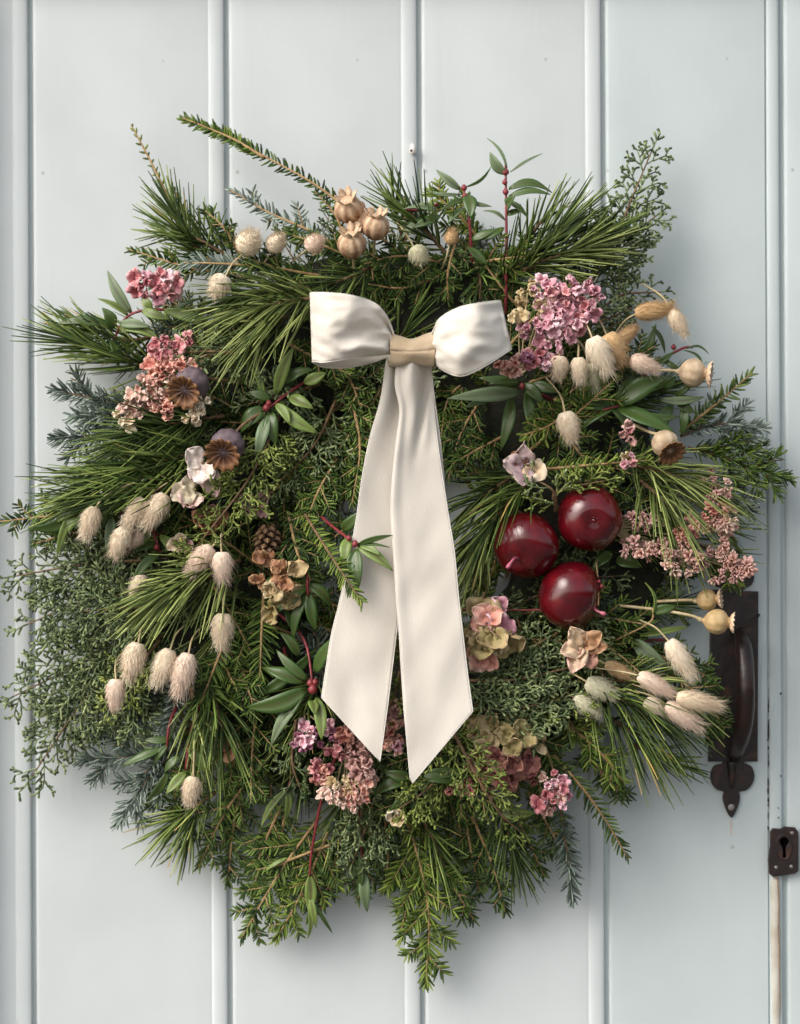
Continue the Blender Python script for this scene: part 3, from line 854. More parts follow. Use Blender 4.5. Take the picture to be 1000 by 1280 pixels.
hem([(680, 930, 90), (728, 985, 100), (760, 1030, 84), (785, 1073, 66)], 15, dens=.8, bark='bark_tan')
hem([(700, 900, 90), (745, 935, 105), (780, 978, 92)], 17, dens=1.2, side=4, mname='hemlock_yellow')
hem([(650, 880, 90), (680, 930, 104), (700, 990, 92)], 15, side=6, dens=1.1)
hem([(850, 540, 60), (895, 505, 68), (940, 466, 56)], 16, dens=.9, bark='bark_tan')
hem([(640, 590, 110), (730, 582, 135), (812, 575, 128)], 14, dens=1.0, mname='hemlock_yellow')
hem([(720, 500, 90), (690, 530, 118), (650, 545, 120)], 13, side=7, dens=1.1, mname='hemlock_yellow')
hem([(760, 450, 100), (725, 480, 120), (700, 500, 124)], 14, side=5, dens=1.2, mname='hemlock_yellow')
hem([(150, 650, 60), (70, 645, 64), (0, 652, 50)], 13, side=7, side_len=.25)
hem([(160, 665, 60), (100, 665, 64), (40, 680, 50)], 12, side=5, side_len=.25)
hem([(372, 628, 100), (395, 665, 140), (425, 712, 192), (453, 753, 208)], 15, dens=1.2, bark='bark', mname='hemlock_yellow')
hem([(430, 560, 80), (400, 610, 110), (380, 660, 118)], 14, side=8, dens=1.1)
hem([(440, 500, 80), (450, 560, 100), (440, 630, 108)], 13, side=8, dens=1.1)
hem([(360, 640, 100), (375, 700, 122), (400, 740, 120)], 14, side=6, dens=1.1)
hem([(330, 740, 90), (327, 790, 122), (325, 850, 118)], 22, dens=1.2, bark='bark_tan')
hem([(290, 780, 90), (270, 830, 118), (250, 880, 110)], 20, dens=1.2, bark='bark_tan', side=3)
hem([(300, 830, 90), (310, 860, 115), (320, 895, 115)], 15, dens=1.2, side=6)
hem([(270, 800, 80), (290, 850, 110), (315, 880, 110)], 17, dens=1.2, side=4, mname='hemlock_yellow')
hem([(630, 545, 80), (600, 560, 92), (565, 580, 92)], 12, side=6)
hem([(600, 500, 70), (575, 545, 84), (560, 600, 86)], 13, side=7)
hem([(590, 470, 50), (560, 500, 64), (550, 560, 64)], 13, side=6)
hem([(820, 840, 60), (860, 858, 66), (905, 905, 56)], 16, side=6, side_len=.35)
hem([(800, 810, 50), (850, 830, 56), (895, 850, 48)], 15, side=6)
hem([(840, 890, 50), (880, 905, 50), (915, 910, 42)], 16, side=3)
hem([(880, 700, 60), (905, 710, 80), (925, 735, 74)], 14, side=5, dens=1.2, mname='hemlock_yellow')
hem([(450, 640, 80), (420, 670, 120), (380, 690, 120)], 14, side=6)
hem([(480, 480, 60), (455, 520, 80), (430, 560, 84)], 12, side=8)
hem([(420, 440, 60), (440, 480, 84), (455, 520, 84)], 13, side=7)
hem([(360, 430, 70), (400, 450, 96), (440, 470, 96)], 13, side=7)
hem([(680, 520, 80), (720, 560, 110), (740, 600, 112)], 14, side=6)
hem([(600, 930, 80), (590, 900, 120), (575, 890, 130)], 14, side=4, dens=1.2, mname='hemlock_yellow')

for q in ([(470, 1020, 40), (455, 1080, 44), (448, 1125, 34)], [(300, 980, 40), (290, 1050, 44), (285, 1105, 34)], [(580, 1010, 40), (590, 1070, 44), (600, 1118, 34)], [(660, 990, 40), (690, 1040, 40), (705, 1075, 34)],
          [(240, 940, 40), (225, 990, 42), (222, 1030, 34)], [(480, 1010, 50), (485, 1070, 52), (480, 1110, 40)], [(740, 950, 40), (765, 980, 42), (785, 1000, 34)], [(360, 1000, 44), (350, 1060, 48), (352, 1120, 36)]):
    hem(q, 15, side=7, side_len=.32)
# firs with blue needles
def fir(pts, L=17, **kw):
    sprig('fir', pts, L=L * S, **kw)
fir([(200, 510, 50), (130, 500, 56), (68, 488, 46)], 19, side=2)
fir([(210, 540, 50), (140, 545, 58), (68, 548, 46)], 19, side=3, side_len=.35)
fir([(190, 520, 50), (135, 520, 60), (90, 520, 50)], 18, side=3)
fir([(240, 930, 50), (170, 945, 56), (100, 950, 42)], 17, side=3, side_len=.35)
fir([(230, 930, 50), (185, 975, 56), (148, 1028, 42)], 18, side=3, side_len=.35)
fir([(240, 960, 46), (215, 985, 50), (190, 1005, 42)], 17, side=2)
fir([(700, 1010, 40), (708, 1060, 44), (716, 1122, 32)], 18, side=0, dens=1.0)
fir([(860, 560, 50), (915, 575, 56), (988, 600, 44)], 17, side=6, side_len=.35, dens=.9, mname='hemlock')
fir([(850, 545, 50), (900, 530, 54), (955, 535, 44)], 16, side=4, side_len=.4, dens=.8)
fir([(860, 590, 50), (900, 610, 54), (940, 640, 44)], 16, side=5, side_len=.4, dens=.8)
fir([(870, 560, 46), (920, 560, 50), (960, 570, 44)], 16, side=4, dens=.7)
fir([(220, 860, 60), (215, 900, 72), (200, 930, 66)], 17, side=3)
fir([(250, 850, 50), (190, 880, 60), (170, 900, 60)], 17, side=3)
fir([(250, 400, 60), (220, 408, 72), (195, 412, 70)], 15, side=0)

# cypress sprays
def cyp(pts, L=42, **kw):
    sprig('cypress', pts, L=L * S, **kw)
cyp([(720, 380, 60), (760, 320, 66), (785, 260, 60), (815, 188, 46)], 50)
cyp([(720, 360, 60), (770, 310, 66), (820, 270, 54)], 40)
cyp([(740, 400, 60), (775, 370, 70), (825, 365, 60)], 34)
cyp([(700, 420, 60), (755, 400, 80), (790, 385, 76)], 40)
cyp([(190, 700, 60), (110, 705, 66), (20, 720, 46)], 60, dens=.72)
cyp([(190, 740, 60), (110, 750, 66), (35, 780, 46)], 60, dens=.72)
cyp([(200, 780, 60), (120, 820, 66), (18, 870, 46)], 60, dens=.72)
cyp([(190, 800, 60), (110, 870, 62), (40, 970, 42)], 60, dens=.72)
cyp([(200, 830, 60), (150, 870, 64), (90, 905, 50)], 56)
cyp([(180, 700, 60), (120, 670, 66), (60, 668, 50)], 44, dens=.7)
cyp([(200, 760, 80), (150, 760, 94), (100, 765, 84)], 50, mname='cypress')
cyp([(200, 800, 70), (160, 850, 84), (135, 890, 76)], 40, mname='cypress_yellow')
cyp([(170, 860, 60), (160, 900, 64), (150, 930, 54)], 40)
cyp([(350, 520, 110), (310, 600, 140), (240, 690, 140)], 44, mname='cypress_yellow')
cyp([(420, 500, 80), (390, 560, 104), (330, 620, 110)], 42)
hem([(450, 520, 70), (420, 570, 90), (395, 640, 96)], 14, side=8, dens=1.1)
cyp([(330, 450, 110), (280, 440, 132), (215, 440, 130)], 40)
cyp([(460, 570, 60), (440, 600, 78), (425, 640, 80)], 30)
cyp([(560, 850, 110), (640, 850, 135), (710, 835, 130)], 50)
cyp([(580, 890, 110), (650, 885, 135), (710, 870, 130)], 50)
cyp([(600, 830, 100), (660, 810, 124), (700, 790, 118)], 40)
cyp([(560, 900, 160), (585, 950, 172), (620, 1010, 160), (650, 1040, 140)], 38, mname='cypress_yellow', dens=.8)
cyp([(500, 840, 120), (492, 870, 150), (478, 905, 150)], 26, mname='cypress_yellow', dens=.8)
cyp([(500, 900, 130), (502, 850, 150), (496, 795, 160)], 24, mname='cypress_yellow', dens=.8)
cyp([(600, 880, 130), (560, 900, 150), (540, 950, 150)], 30, mname='cypress_yellow', dens=.8)
cyp([(700, 640, 120), (695, 615, 145), (760, 600, 140)], 34, mname='cypress_yellow', dens=.7)
cyp([(695, 640, 120), (690, 612, 148), (650, 592, 140)], 30, mname='cypress', dens=.7)
cyp([(560, 960, 100), (530, 990, 120), (500, 1010, 116)], 40, mname='cypress_yellow')
cyp([(480, 1000, 70), (455, 1040, 88), (440, 1080, 80)], 40)
cyp([(370, 900, 100), (365, 950, 124), (375, 985, 120)], 26)
cyp([(680, 850, 90), (700, 880, 116), (720, 915, 110)], 40, mname='cypress_yellow')
cyp([(720, 760, 90), (735, 790, 100), (760, 860, 110)], 30)
cyp([(400, 480, 80), (350, 495, 108), (310, 505, 104)], 40)

# ------------------------------------------------------------------ leafy sprigs with red stems
G = 'leaf_grey'; LL = 'leaf_light'
leafy([(632, 392, 70), (633, 300, 90), (632, 205, 86)], [
    ((632, 218, 88), (612, 190, 92), 13, G), ((634, 210, 88), (609, 172, 82), 4, G), ((638, 215, 88), (678, 191, 84), 3.5, G, dict(bow=.02)),
    ((636, 236, 88), (690, 237, 92), 12, None, dict(side_bow=-.14)), ((636, 246, 88), (688, 243, 94), 10, None, dict(side_bow=-.08)),
    ((634, 262, 88), (640, 245, 110), 16), ((637, 252, 88), (660, 272, 100), 8), ((633, 268, 88), (655, 262, 96), 8), ((631, 275, 88), (605, 262, 90), 6, G),
    ((630, 285, 88), (601, 300, 96), 9)], buds=[(632, 215, 88, 4.5), (632, 240, 90, 4), (631, 228, 90, 3.5)])
leafy([(590, 330, 70), (587, 280, 84), (580, 238, 82)], [
    ((575, 237, 82), (545, 212, 84), 10, G), ((582, 234, 82), (615, 208, 80), 4, None, dict(side_bow=.1)), ((576, 243, 82), (533, 238, 84), 5, G),
    ((584, 244, 84), (588, 270, 104), 17), ((582, 250, 82), (552, 262, 96), 8), ((584, 252, 82), (615, 258, 88), 6, G), ((586, 260, 84), (560, 280, 90), 12)],
    buds=[(580, 235, 82, 4), (581, 245, 84, 3.5)])
leafy([(330, 400, 60), (230, 388, 80), (165, 392, 80), (140, 428, 70)], [
    ((164, 391, 80), (133, 338, 78), 14, G), ((160, 394, 80), (122, 373, 76), 11, LL), ((140, 410, 80), (70, 403, 84), 13, None, dict(side_bow=.05)),
    ((142, 410, 82), (128, 385, 90), 15), ((178, 388, 84), (212, 398, 96), 12, LL), ((205, 388, 84), (270, 412, 90), 14, LL), ((190, 386, 84), (178, 370, 80), 10, LL),
    ((150, 410, 82), (200, 425, 96), 14, LL), ((138, 425, 78), (150, 458, 84), 11), ((215, 390, 84), (250, 372, 88), 9), ((150, 405, 86), (188, 408, 100), 12, G)])
leafy([(200, 670, 80), (150, 640, 96), (100, 632, 90)], [
    ((110, 632, 90), (72, 652, 94), 20, LL), ((105, 635, 90), (80, 668, 98), 22, LL), ((130, 636, 92), (130, 655, 110), 12), ((140, 645, 96), (133, 690, 110), 13, G),
    ((95, 630, 90), (45, 645, 84), 11, LL), ((90, 640, 90), (72, 695, 94), 10, LL), ((150, 640, 100), (110, 618, 110), 10), ((100, 635, 88), (35, 660, 84), 16)],
    buds=[(107, 628, 92, 4), (112, 625, 94, 3.5), (104, 634, 92, 3)])
leafy([(395, 468, 90), (362, 490, 108), (334, 512, 116)], [
    ((345, 492, 112), (367, 434, 124), 15, LL, dict(bow=.05)), ((328, 505, 112), (305, 452, 112), 8, LL), ((362, 496, 112), (392, 510, 126), 15, LL),
    ((350, 508, 116), (397, 541, 128), 16, LL), ((336, 520, 116), (320, 575, 130), 15, G), ((380, 478, 108), (408, 466, 112), 14, LL), ((355, 480, 106), (392, 462, 112), 14),
    ((340, 515, 118), (345, 555, 128), 18), ((330, 510, 116), (300, 540, 118), 20), ((345, 505, 118), (362, 530, 130), 12, LL), ((338, 500, 116), (310, 490, 116), 12)],
    buds=[(333, 510, 122, 4.5), (336, 504, 122, 3.6)])
leafy([(395, 640, 100), (418, 660, 140), (448, 682, 184)], [
    ((428, 662, 150), (449, 640, 172), 14), ((436, 672, 170), (430, 706, 190), 14, LL, dict(bow=.1)), ((448, 680, 184), (490, 670, 196), 7), ((448, 682, 184), (487, 684, 196), 4),
    ((448, 683, 184), (491, 713, 196), 13, LL), ((446, 686, 184), (447, 738, 194), 16), ((444, 688, 184), (438, 724, 190), 11), ((450, 682, 184), (475, 694, 198), 9, LL)],
    buds=[(444, 680, 186, 4), (436, 673, 180, 3.5)])
leafy([(340, 760, 80), (380, 800, 120), (392, 866, 150)], [
    ((394, 840, 150), (419, 795, 178), 17, None, dict(bow=.05)), ((384, 862, 146), (308, 884, 142), 22, None, dict(side_bow=-.08)), ((382, 852, 144), (330, 832, 144), 18),
    ((396, 872, 150), (402, 925, 164), 15, LL), ((380, 870, 146), (338, 932, 142), 15, G), ((378, 866, 146), (352, 908, 148), 12), ((385, 850, 146), (345, 812, 144), 12),
    ((390, 876, 152), (394, 890, 170), 13, LL), ((374, 820, 130), (350, 790, 134), 13), ((372, 790, 120), (356, 760, 126), 12)],
    buds=[(391, 862, 156, 6), (388, 854, 154, 4.5), (394, 853, 154, 4)])
leafy([(355, 810, 90), (358, 826, 110), (366, 840, 116)], [((366, 842, 118), (322, 868, 122), 14), ((366, 842, 118), (395, 815, 130), 12)])
leafy([(690, 520, 90), (740, 515, 110), (775, 507, 116)], [
    ((772, 506, 114), (834, 471, 132), 25, None, dict(bow=.06)), ((772, 510, 114), (845, 541, 130), 22, None, dict(side_bow=.05)), ((770, 500, 114), (790, 470, 116), 12),
    ((765, 512, 114), (790, 545, 112), 14), ((785, 515, 114), (850, 520, 112), 12), ((770, 508, 110), (720, 540, 112), 16), ((760, 510, 110), (715, 495, 116), 16)])
leafy([(690, 500, 80), (660, 485, 96), (650, 480, 100)], [
    ((650, 490, 110), (563, 496, 134), 18, G, dict(bow=.05)), ((648, 486, 104), (580, 508, 118), 15), ((650, 480, 104), (600, 470, 116), 14), ((640, 495, 100), (624, 562, 110), 16),
    ((655, 480, 104), (680, 505, 118), 15), ((658, 490, 104), (665, 545, 116), 14), ((650, 478, 110), (612, 480, 130), 11), ((665, 480, 104), (700, 490, 118), 14)],
    bark='bark_red', buds=[(653, 483, 114, 4)])
leafy([(790, 490, 70), (815, 458, 84), (852, 436, 80), (866, 434, 78)], [
    ((800, 470, 84), (820, 405, 84), 13, None, dict(bow=.04)), ((815, 408, 84), (833, 441, 80), 6), ((858, 436, 80), (886, 441, 84), 3, None, dict(side_bow=-.18)), ((855, 438, 80), (881, 462, 84), 3.5, None, dict(side_bow=-.15)),
    ((820, 455, 84), (842, 440, 90), 8), ((830, 450, 82), (850, 462, 86), 7), ((825, 500, 80), (881, 494, 86), 11, G, dict(side_bow=.1)), ((840, 505, 78), (822, 552, 84), 16),
    ((848, 500, 78), (868, 515, 84), 14), ((845, 495, 78), (868, 478, 82), 8), ((855, 505, 78), (852, 545, 80), 12), ((830, 485, 78), (845, 470, 84), 12)],
    buds=[(842, 434, 82, 3.5)])
leafy([(425, 930, 90), (402, 1000, 84), (390, 1062, 70), (387, 1096, 62)], [
    ((387, 1094, 62), (386, 1142, 60), 15, LL, dict(bow=.08, nrm=(0, -1, 0))), ((388, 1120, 62), (395, 1160, 56), 9, LL), ((386, 1130, 60), (385, 1175, 52), 6, LL), ((392, 1128, 60), (417, 1170, 52), 5)])
leafy([(446, 985, 90), (450, 1040, 80), (455, 1092, 66)], [
    ((455, 1090, 66), (459, 1142, 62), 14, G, dict(bow=.1, nrm=(0, -1, .1))), ((452, 1060, 70), (438, 1100, 60), 8), ((452, 1060, 70), (445, 1125, 56), 8)], buds=[(450, 1030, 80, 4)])
leafy([(430, 1050, 60), (380, 1068, 66), (335, 1086, 60)], [((360, 1072, 64), (330, 1090, 60), 5, LL)], bark='bark_tan')
leafy([(370, 950, 80), (362, 980, 90), (358, 992, 92)], [
    ((360, 988, 92), (357, 1026, 88), 9, LL), ((362, 985, 92), (326, 1035, 86), 9, LL), ((364, 985, 90), (362, 1010, 84), 9, G)])
leafy([(830, 800, 60), (790, 800, 80), (775, 795, 84)], [((792, 800, 84), (834, 831, 96), 19, G, dict(bow=.06, nrm=(0, -1, .1))), ((800, 795, 84), (860, 779, 92), 9, LL, dict(side_bow=.06))])
leafy([(770, 800, 90), (812, 778, 108), (816, 760, 110)], [((816, 768, 110), (808, 728, 114), 5, LL, dict(side_bow=.12)), ((815, 765, 106), (845, 758, 108), 12), ((770, 700, 90), (800, 708, 96), 20), ((765, 690, 90), (740, 712, 96), 16)], bark='bark_tan', rad=(1.2, .9))
leafy([(520, 950, 80), (515, 970, 96), (512, 980, 100)], [
    ((512, 975, 110), (466, 992, 112), 17), ((514, 980, 110), (482, 1022, 108), 15), ((522, 976, 110), (550, 1018, 108), 17, G), ((526, 972, 110), (575, 980, 112), 15), ((518, 985, 108), (520, 1025, 104), 13),
    ((514, 972, 110), (480, 965, 112), 14), ((528, 968, 108), (585, 962, 110), 14)])
leafy([(600, 990, 70), (618, 1008, 84), (628, 1014, 86)], [((622, 1013, 90), (670, 1016, 96), 15, LL, dict(side_bow=.1)), ((640, 1030, 70), (640, 1075, 60), 8)])
leafy([(250, 880, 80), (238, 920, 96), (232, 962, 90)], [
    ((232, 965, 90), (208, 992, 94), 13, LL, dict(bow=.05)), ((205, 935, 84), (152, 957, 82), 12), ((215, 925, 84), (180, 925, 82), 10), ((236, 935, 96), (256, 966, 100), 14, LL), ((250, 960, 90), (265, 990, 86), 7, G),
    ((210, 965, 84), (185, 1002, 80), 12), ((225, 945, 90), (205, 965, 88), 11)])
leafy([(222, 880, 70), (212, 905, 88), (208, 938, 86)], [((210, 930, 86), (190, 955, 86), 8)])
leafy([(215, 620, 80), (190, 650, 96), (200, 690, 100)], [((200, 690, 100), (165, 730, 112), 12), ((195, 680, 100), (170, 690, 112), 11), ((205, 690, 100), (240, 670, 112), 10), ((200, 670, 100), (243, 690, 118), 13, LL), ((190, 665, 100), (170, 685, 110), 10, LL)],
      buds=[(196, 684, 106, 4)])
leafy([(375, 690, 110), (383, 715, 134), (385, 745, 134)], [((384, 735, 130), (340, 765, 136), 12), ((385, 740, 130), (365, 800, 130), 13), ((386, 740, 130), (395, 790, 130), 14), ((385, 730, 128), (415, 760, 126), 14), ((340, 720, 120), (333, 750, 128), 8)])
leafy([(560, 250, 50), (530, 262, 84), (505, 262, 90)], [((545, 262, 90), (505, 258, 100), 13, G), ((550, 270, 88), (515, 285, 98), 12), ((540, 275, 88), (500, 300, 94), 12), ((590, 300, 90), (620, 285, 96), 11), ((585, 310, 88), (610, 330, 94), 12)])
leafy([(600, 940, 60), (690, 900, 80), (712, 905, 92)], [((712, 905, 92), (716, 938, 100), 12, LL), ((705, 905, 90), (690, 925, 96), 10)])

# ------------------------------------------------------------------ ribbon bow
bow = empty('ribbon_bow', P(514, 438, 190))
tag(bow, 'cream fabric ribbon bow with two long slanted tails on the upper middle of the wreath', 'bow')
def ribbon(name, rows, parent, disp, nu=70, nv=26, hem=True, th=.9, tip=None):
    Lc = catmull([r[0] for r in rows], nu); Rc = catmull([r[1] for r in rows], nu)
    if tip:                                       # the straight slanted cut
        t = np.linspace(0, 1, 22)[1:, None]
        Lc = np.vstack([Lc, Lc[-1] * (1 - t) + np.array(tip[0]) * t]); Rc = np.vstack([Rc, Rc[-1] * (1 - t) + np.array(tip[1]) * t])
        nu = len(Lc)
    G = np.zeros((nu, nv, 3))
    for i in range(nu):
        for j in range(nv):
            u = i / (nu - 1); v = j / (nv - 1)
            p = Lc[i] * (1 - v) + Rc[i] * v
            p = p + np.array([0, 0, disp(u, v, p)])
            G[i, j] = P(*p)
    V, F = slab(G, th * S)
    o = obj(name, V, F, MT['cream'], parent, origin=G[0, 0])
    if hem:
        for c in (G[:, 0], G[:, -1]):
            V2, F2 = tube(c, .7 * S, 6)
            obj('hem', V2, F2, MT['cream_hem'], o, origin=c[0])
    return o
def nn(x, y, z=0): return mnoise.noise(Vector((x, y, z)))
# loops
def dl(u, v, p):
    f = max(0, 1 - abs(u - .0) * 3.2); g = max(0, 1 - abs(u - 1.) * 3.2)
    bulge = 12 * math.sin(math.pi * v) * math.sin(math.pi * min(1, u * 2)) if u < .5 else 4 * math.sin(math.pi * v)
    cre = 7 * math.sin(v * 15 + 1.0 + u * 3) * (f ** 1.2) + 5 * abs(math.sin(v * 11 + u * 9)) * (f ** .7) - 2.4 * abs(nn(p[0] / 30 + 9, p[1] / 16, 4)) * 3 + 4 * math.sin(v * 12 + 2) * g
    dent = -13 * math.exp(-((u - .22) / .10) ** 2 - ((v - (.30 + u)) / .17) ** 2) + 8 * math.exp(-((u - .2) / .12) ** 2 - ((v - .85) / .15) ** 2)
    return bulge + cre + dent + 3.0 * nn(p[0] / 26, p[1] / 26, u)
rows = [((495, 426, 196), (495, 442, 196)), ((485, 398, 212), (482, 443, 206)), ((468, 379, 230), (452, 446, 222)), ((438, 369, 243), (425, 450, 236)),
        ((408, 366, 238), (405, 453, 232)), ((389, 366, 214), (391, 452, 210)), ((391, 368, 188), (394, 455, 186)), ((408, 374, 174), (405, 459, 174)),
        ((435, 384, 172), (430, 460, 172)), ((466, 400, 182), (462, 454, 180)), ((494, 428, 190), (494, 443, 188))]
ribbon('loop', rows, bow, dl, nu=90)
def dr(u, v, p):
    f = max(0, 1 - abs(u) * 4.0); g = max(0, 1 - abs(u - 1.) * 3.2)
    bulge = 13 * math.sin(math.pi * v) * math.sin(math.pi * min(1, u * 2)) if u < .5 else 4 * math.sin(math.pi * v)
    cre = 7 * math.sin(v * 14 + 2.6) * (f ** 1.1) + 4 * abs(math.sin(v * 12 - u * 8)) * (f ** .7) - 2.2 * abs(nn(p[0] / 26, p[1] / 18, 14)) * 3 + 3 * math.sin(v * 12) * g
    dent = 7 * math.exp(-((u - .30) / .08) ** 2 - ((v - .72) / .14) ** 2) - 7 * math.exp(-((u - .28) / .07) ** 2 - ((v - .42) / .13) ** 2)
    return bulge + cre + dent + 2.6 * nn(p[0] / 24, p[1] / 24, 5 + u)
rows = [((536, 424, 196), (536, 442, 196)), ((542, 412, 210), (545, 455, 206)), ((550, 398, 224), (556, 464, 222)), ((572, 385, 240), (577, 470, 238)),
        ((598, 379, 242), (604, 459, 240)), ((624, 376, 220), (637, 438, 222)), ((622, 380, 192), (634, 440, 196)), ((602, 388, 178), (606, 456, 180)),
        ((575, 396, 176), (578, 464, 176)), ((552, 406, 184), (555, 456, 182)), ((536, 426, 190), (536, 443, 188))]
def dr2(u, v, p):
    # the outer fold bellies out to the right
    return dr(u, v, p)
ribbon('loop', rows, bow, dr2, nu=90)
# knot: a gathered band wrapped round the middle
V = []; F = []
nk, mk = 30, 28
G = np.zeros((nk, mk, 3))
for i in range(nk):
    u = i / (nk - 1)
    x = 486 + 56 * u
    yc = 438 - 1.5 * u + 2 * math.sin(u * 3)
    ry = 16.5 + 3.5 * abs(u - .5) ** 1.5 * 3 + 1.2 * math.sin(u * 9)
    for j in range(mk):
        a = j / (mk - 1) * 2 * math.pi
        wr = 1 + .05 * math.sin(a * 6 + u * 4) + .05 * nn(u * 4, a * 1.4)
        G[i, j] = P(x + 2 * math.cos(a), yc - ry * wr * math.sin(a), 202 + 19 * wr * math.cos(a) * (1 - .35 * abs(u - .5)))
V, F = slab(G, 1.2 * S)
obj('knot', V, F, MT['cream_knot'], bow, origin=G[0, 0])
# tails
def df(u, v, p):
    top = max(0, 1 - u / .30)
    ridge = 16 * top * math.exp(-((v - .45 + .25 * u) / .30) ** 2) - 13 * math.exp(-((u - .15) / .10) ** 2 - ((v - (.95 - u * 1.6)) / .12) ** 2)
    step = -11 * top * (1 / (1 + math.exp(-(v - .80) * 26)))
    roll = 5 * math.exp(-((v - .05) / .10) ** 2) * max(0, 1 - u * 1.1)
    return ridge + step + roll + 4.0 * nn(p[0] / 60, p[1] / 95, 2) + 2.0 * nn((p[0] + p[1] * .5) / 34, (p[1] - p[0]) / 70, 8)
rows = [((497, 446, 194), (536, 446, 194)), ((494, 480, 192), (540, 480, 190)), ((500, 512, 192), (542, 508, 186)), ((496, 550, 192), (546, 545, 184)), ((491, 595, 190), (552, 588, 184)),
        ((489, 640, 190), (560, 640, 184)), ((492, 690, 190), (568, 690, 186)), ((495, 740, 192), (573, 743, 188)), ((499, 790, 194), (579, 795, 190)), ((502, 840, 196), (585, 845, 192)), ((505, 885, 198), (591, 889, 194))]
# the straight rows down to the slanted end: repeat the corner row so that the cut is straight
ribbon('tail', rows, bow, df, nu=110, nv=30, tip=((513, 975, 200), (515.5, 979, 199)))
def db(u, v, p):
    return 6 * math.sin(v * 5 + u * 6) * max(0, .35 - u) * 3 + 4.0 * nn(p[0] / 60, p[1] / 90, 12) + 2.0 * nn((p[0] - p[1] * .5) / 34, (p[1] + p[0]) / 64, 18)
rows = [((484, 444, 186), (505, 446, 184)), ((476, 498, 182), (508, 498, 176)), ((463, 545, 178), (508, 548, 172)), ((453, 595, 176), (507, 598, 170)), ((446, 645, 175), (506, 645, 170)),
        ((436, 700, 175), (503, 700, 170)), ((425, 750, 176), (500, 752, 172)), ((414, 795, 178), (494, 805, 175)), ((407, 840, 182), (488, 855, 180)), ((402, 872, 184), (485, 880, 183))]
ribbon('tail', rows, bow, db, nu=100, nv=26, tip=((472.5, 949, 188), (475, 952, 188)))
# a second short fold that comes out behind the front tail
rows = [((520, 448, 188), (538, 448, 188)), ((524, 480, 184), (541, 480, 182)), ((528, 515, 180), (545, 512, 178)), ((530, 560, 178), (551, 556, 177)), ((530, 610, 177), (556, 610, 176))]
ribbon('under_fold', rows, bow, lambda u, v, p: 2.5 * nn(p[0] / 20, p[1] / 30, 30), nu=40, nv=8)

# ------------------------------------------------------------------ apples
def apple(cx, cy, r, h, axis, label, stem, calyx=False):
    prof = []
    n = 30
    for i in range(n):
        t = i / (n - 1); a = -math.pi / 2 + math.pi * t
        z = math.sin(a); rr = math.cos(a)
        dimp = .13 * math.exp(-(rr / .26) ** 2)
        zz = z * .93 - math.copysign(dimp, z) * (1.0 if z > 0 else .7)
        rr = rr * (1.03 + .06 * z)
        prof.append((max(.002, rr) * r * S, zz * r * S))
    V, F = lathe(prof, 40, 5, .012)
    q = quat_z(nz(axis))
    base = P(cx, cy, h)
    Rm = np.array(q.to_matrix())
    e = empty('apple', base); tag(e, label, 'apple', 'dark red apples in the wreath')
    V = V @ Rm.T + base
    V += np.array([[(.035 * r * S) * nn(*(v / (r * S) * 1.3))] * 3 for v in (V - base)])
    obj('skin', V, F, MT['apple'], e, origin=base)
    top = base + nz(np.array(axis)) * r * S * .77
    if stem:
        pts = catmull([top] + [P(*s) for s in stem], 12)
        V, F = tube(pts, np.concatenate([np.linspace(1.7, 1.5, 9), [2.2, 2.8, 2.0]]) * S, 7)
        obj('stem', V, F, MT['apple_stem'], e, origin=top)
    if calyx:
        parts = []
        a0 = nz(np.array(axis)); x0 = nz(np.cross(a0, [0, 0, 1])); y0 = np.cross(a0, x0)
        for k in range(5):
            a = k / 5 * 6.283; d = x0 * math.cos(a) + y0 * math.sin(a)
            parts.append(tube(np.array([top + d * 1.2 * S, top + d * 4.5 * S + a0 * 2 * S, top + d * 4 * S + a0 * 5 * S]), np.array([1.3, 1.2, .4]) * S, 5))
        parts.append(tube(np.array([top - a0 * 2 * S, top + a0 * 2.0 * S]), np.array([3.2, 2.2]) * S, 8))
        V, F = join(parts)
        obj('calyx', V, F, MT['apple'], e, origin=top)
apple(658, 681, 39, 128, (-.30, -.62, -.40), 'dark red apple on the left of the three, its pink stem pointing to the ribbon', [(642, 699, 166), (634, 710, 174)])
apple(737, 648, 38, 124, (.08, -.95, -.08), 'dark red apple uppermost of the three, showing its small calyx', None, True)
apple(712, 744, 40, 130, (.85, -.28, -.24), 'dark red apple lowest of the three, its pink stem pointing right', [(744, 762, 150), (757, 768, 156)])

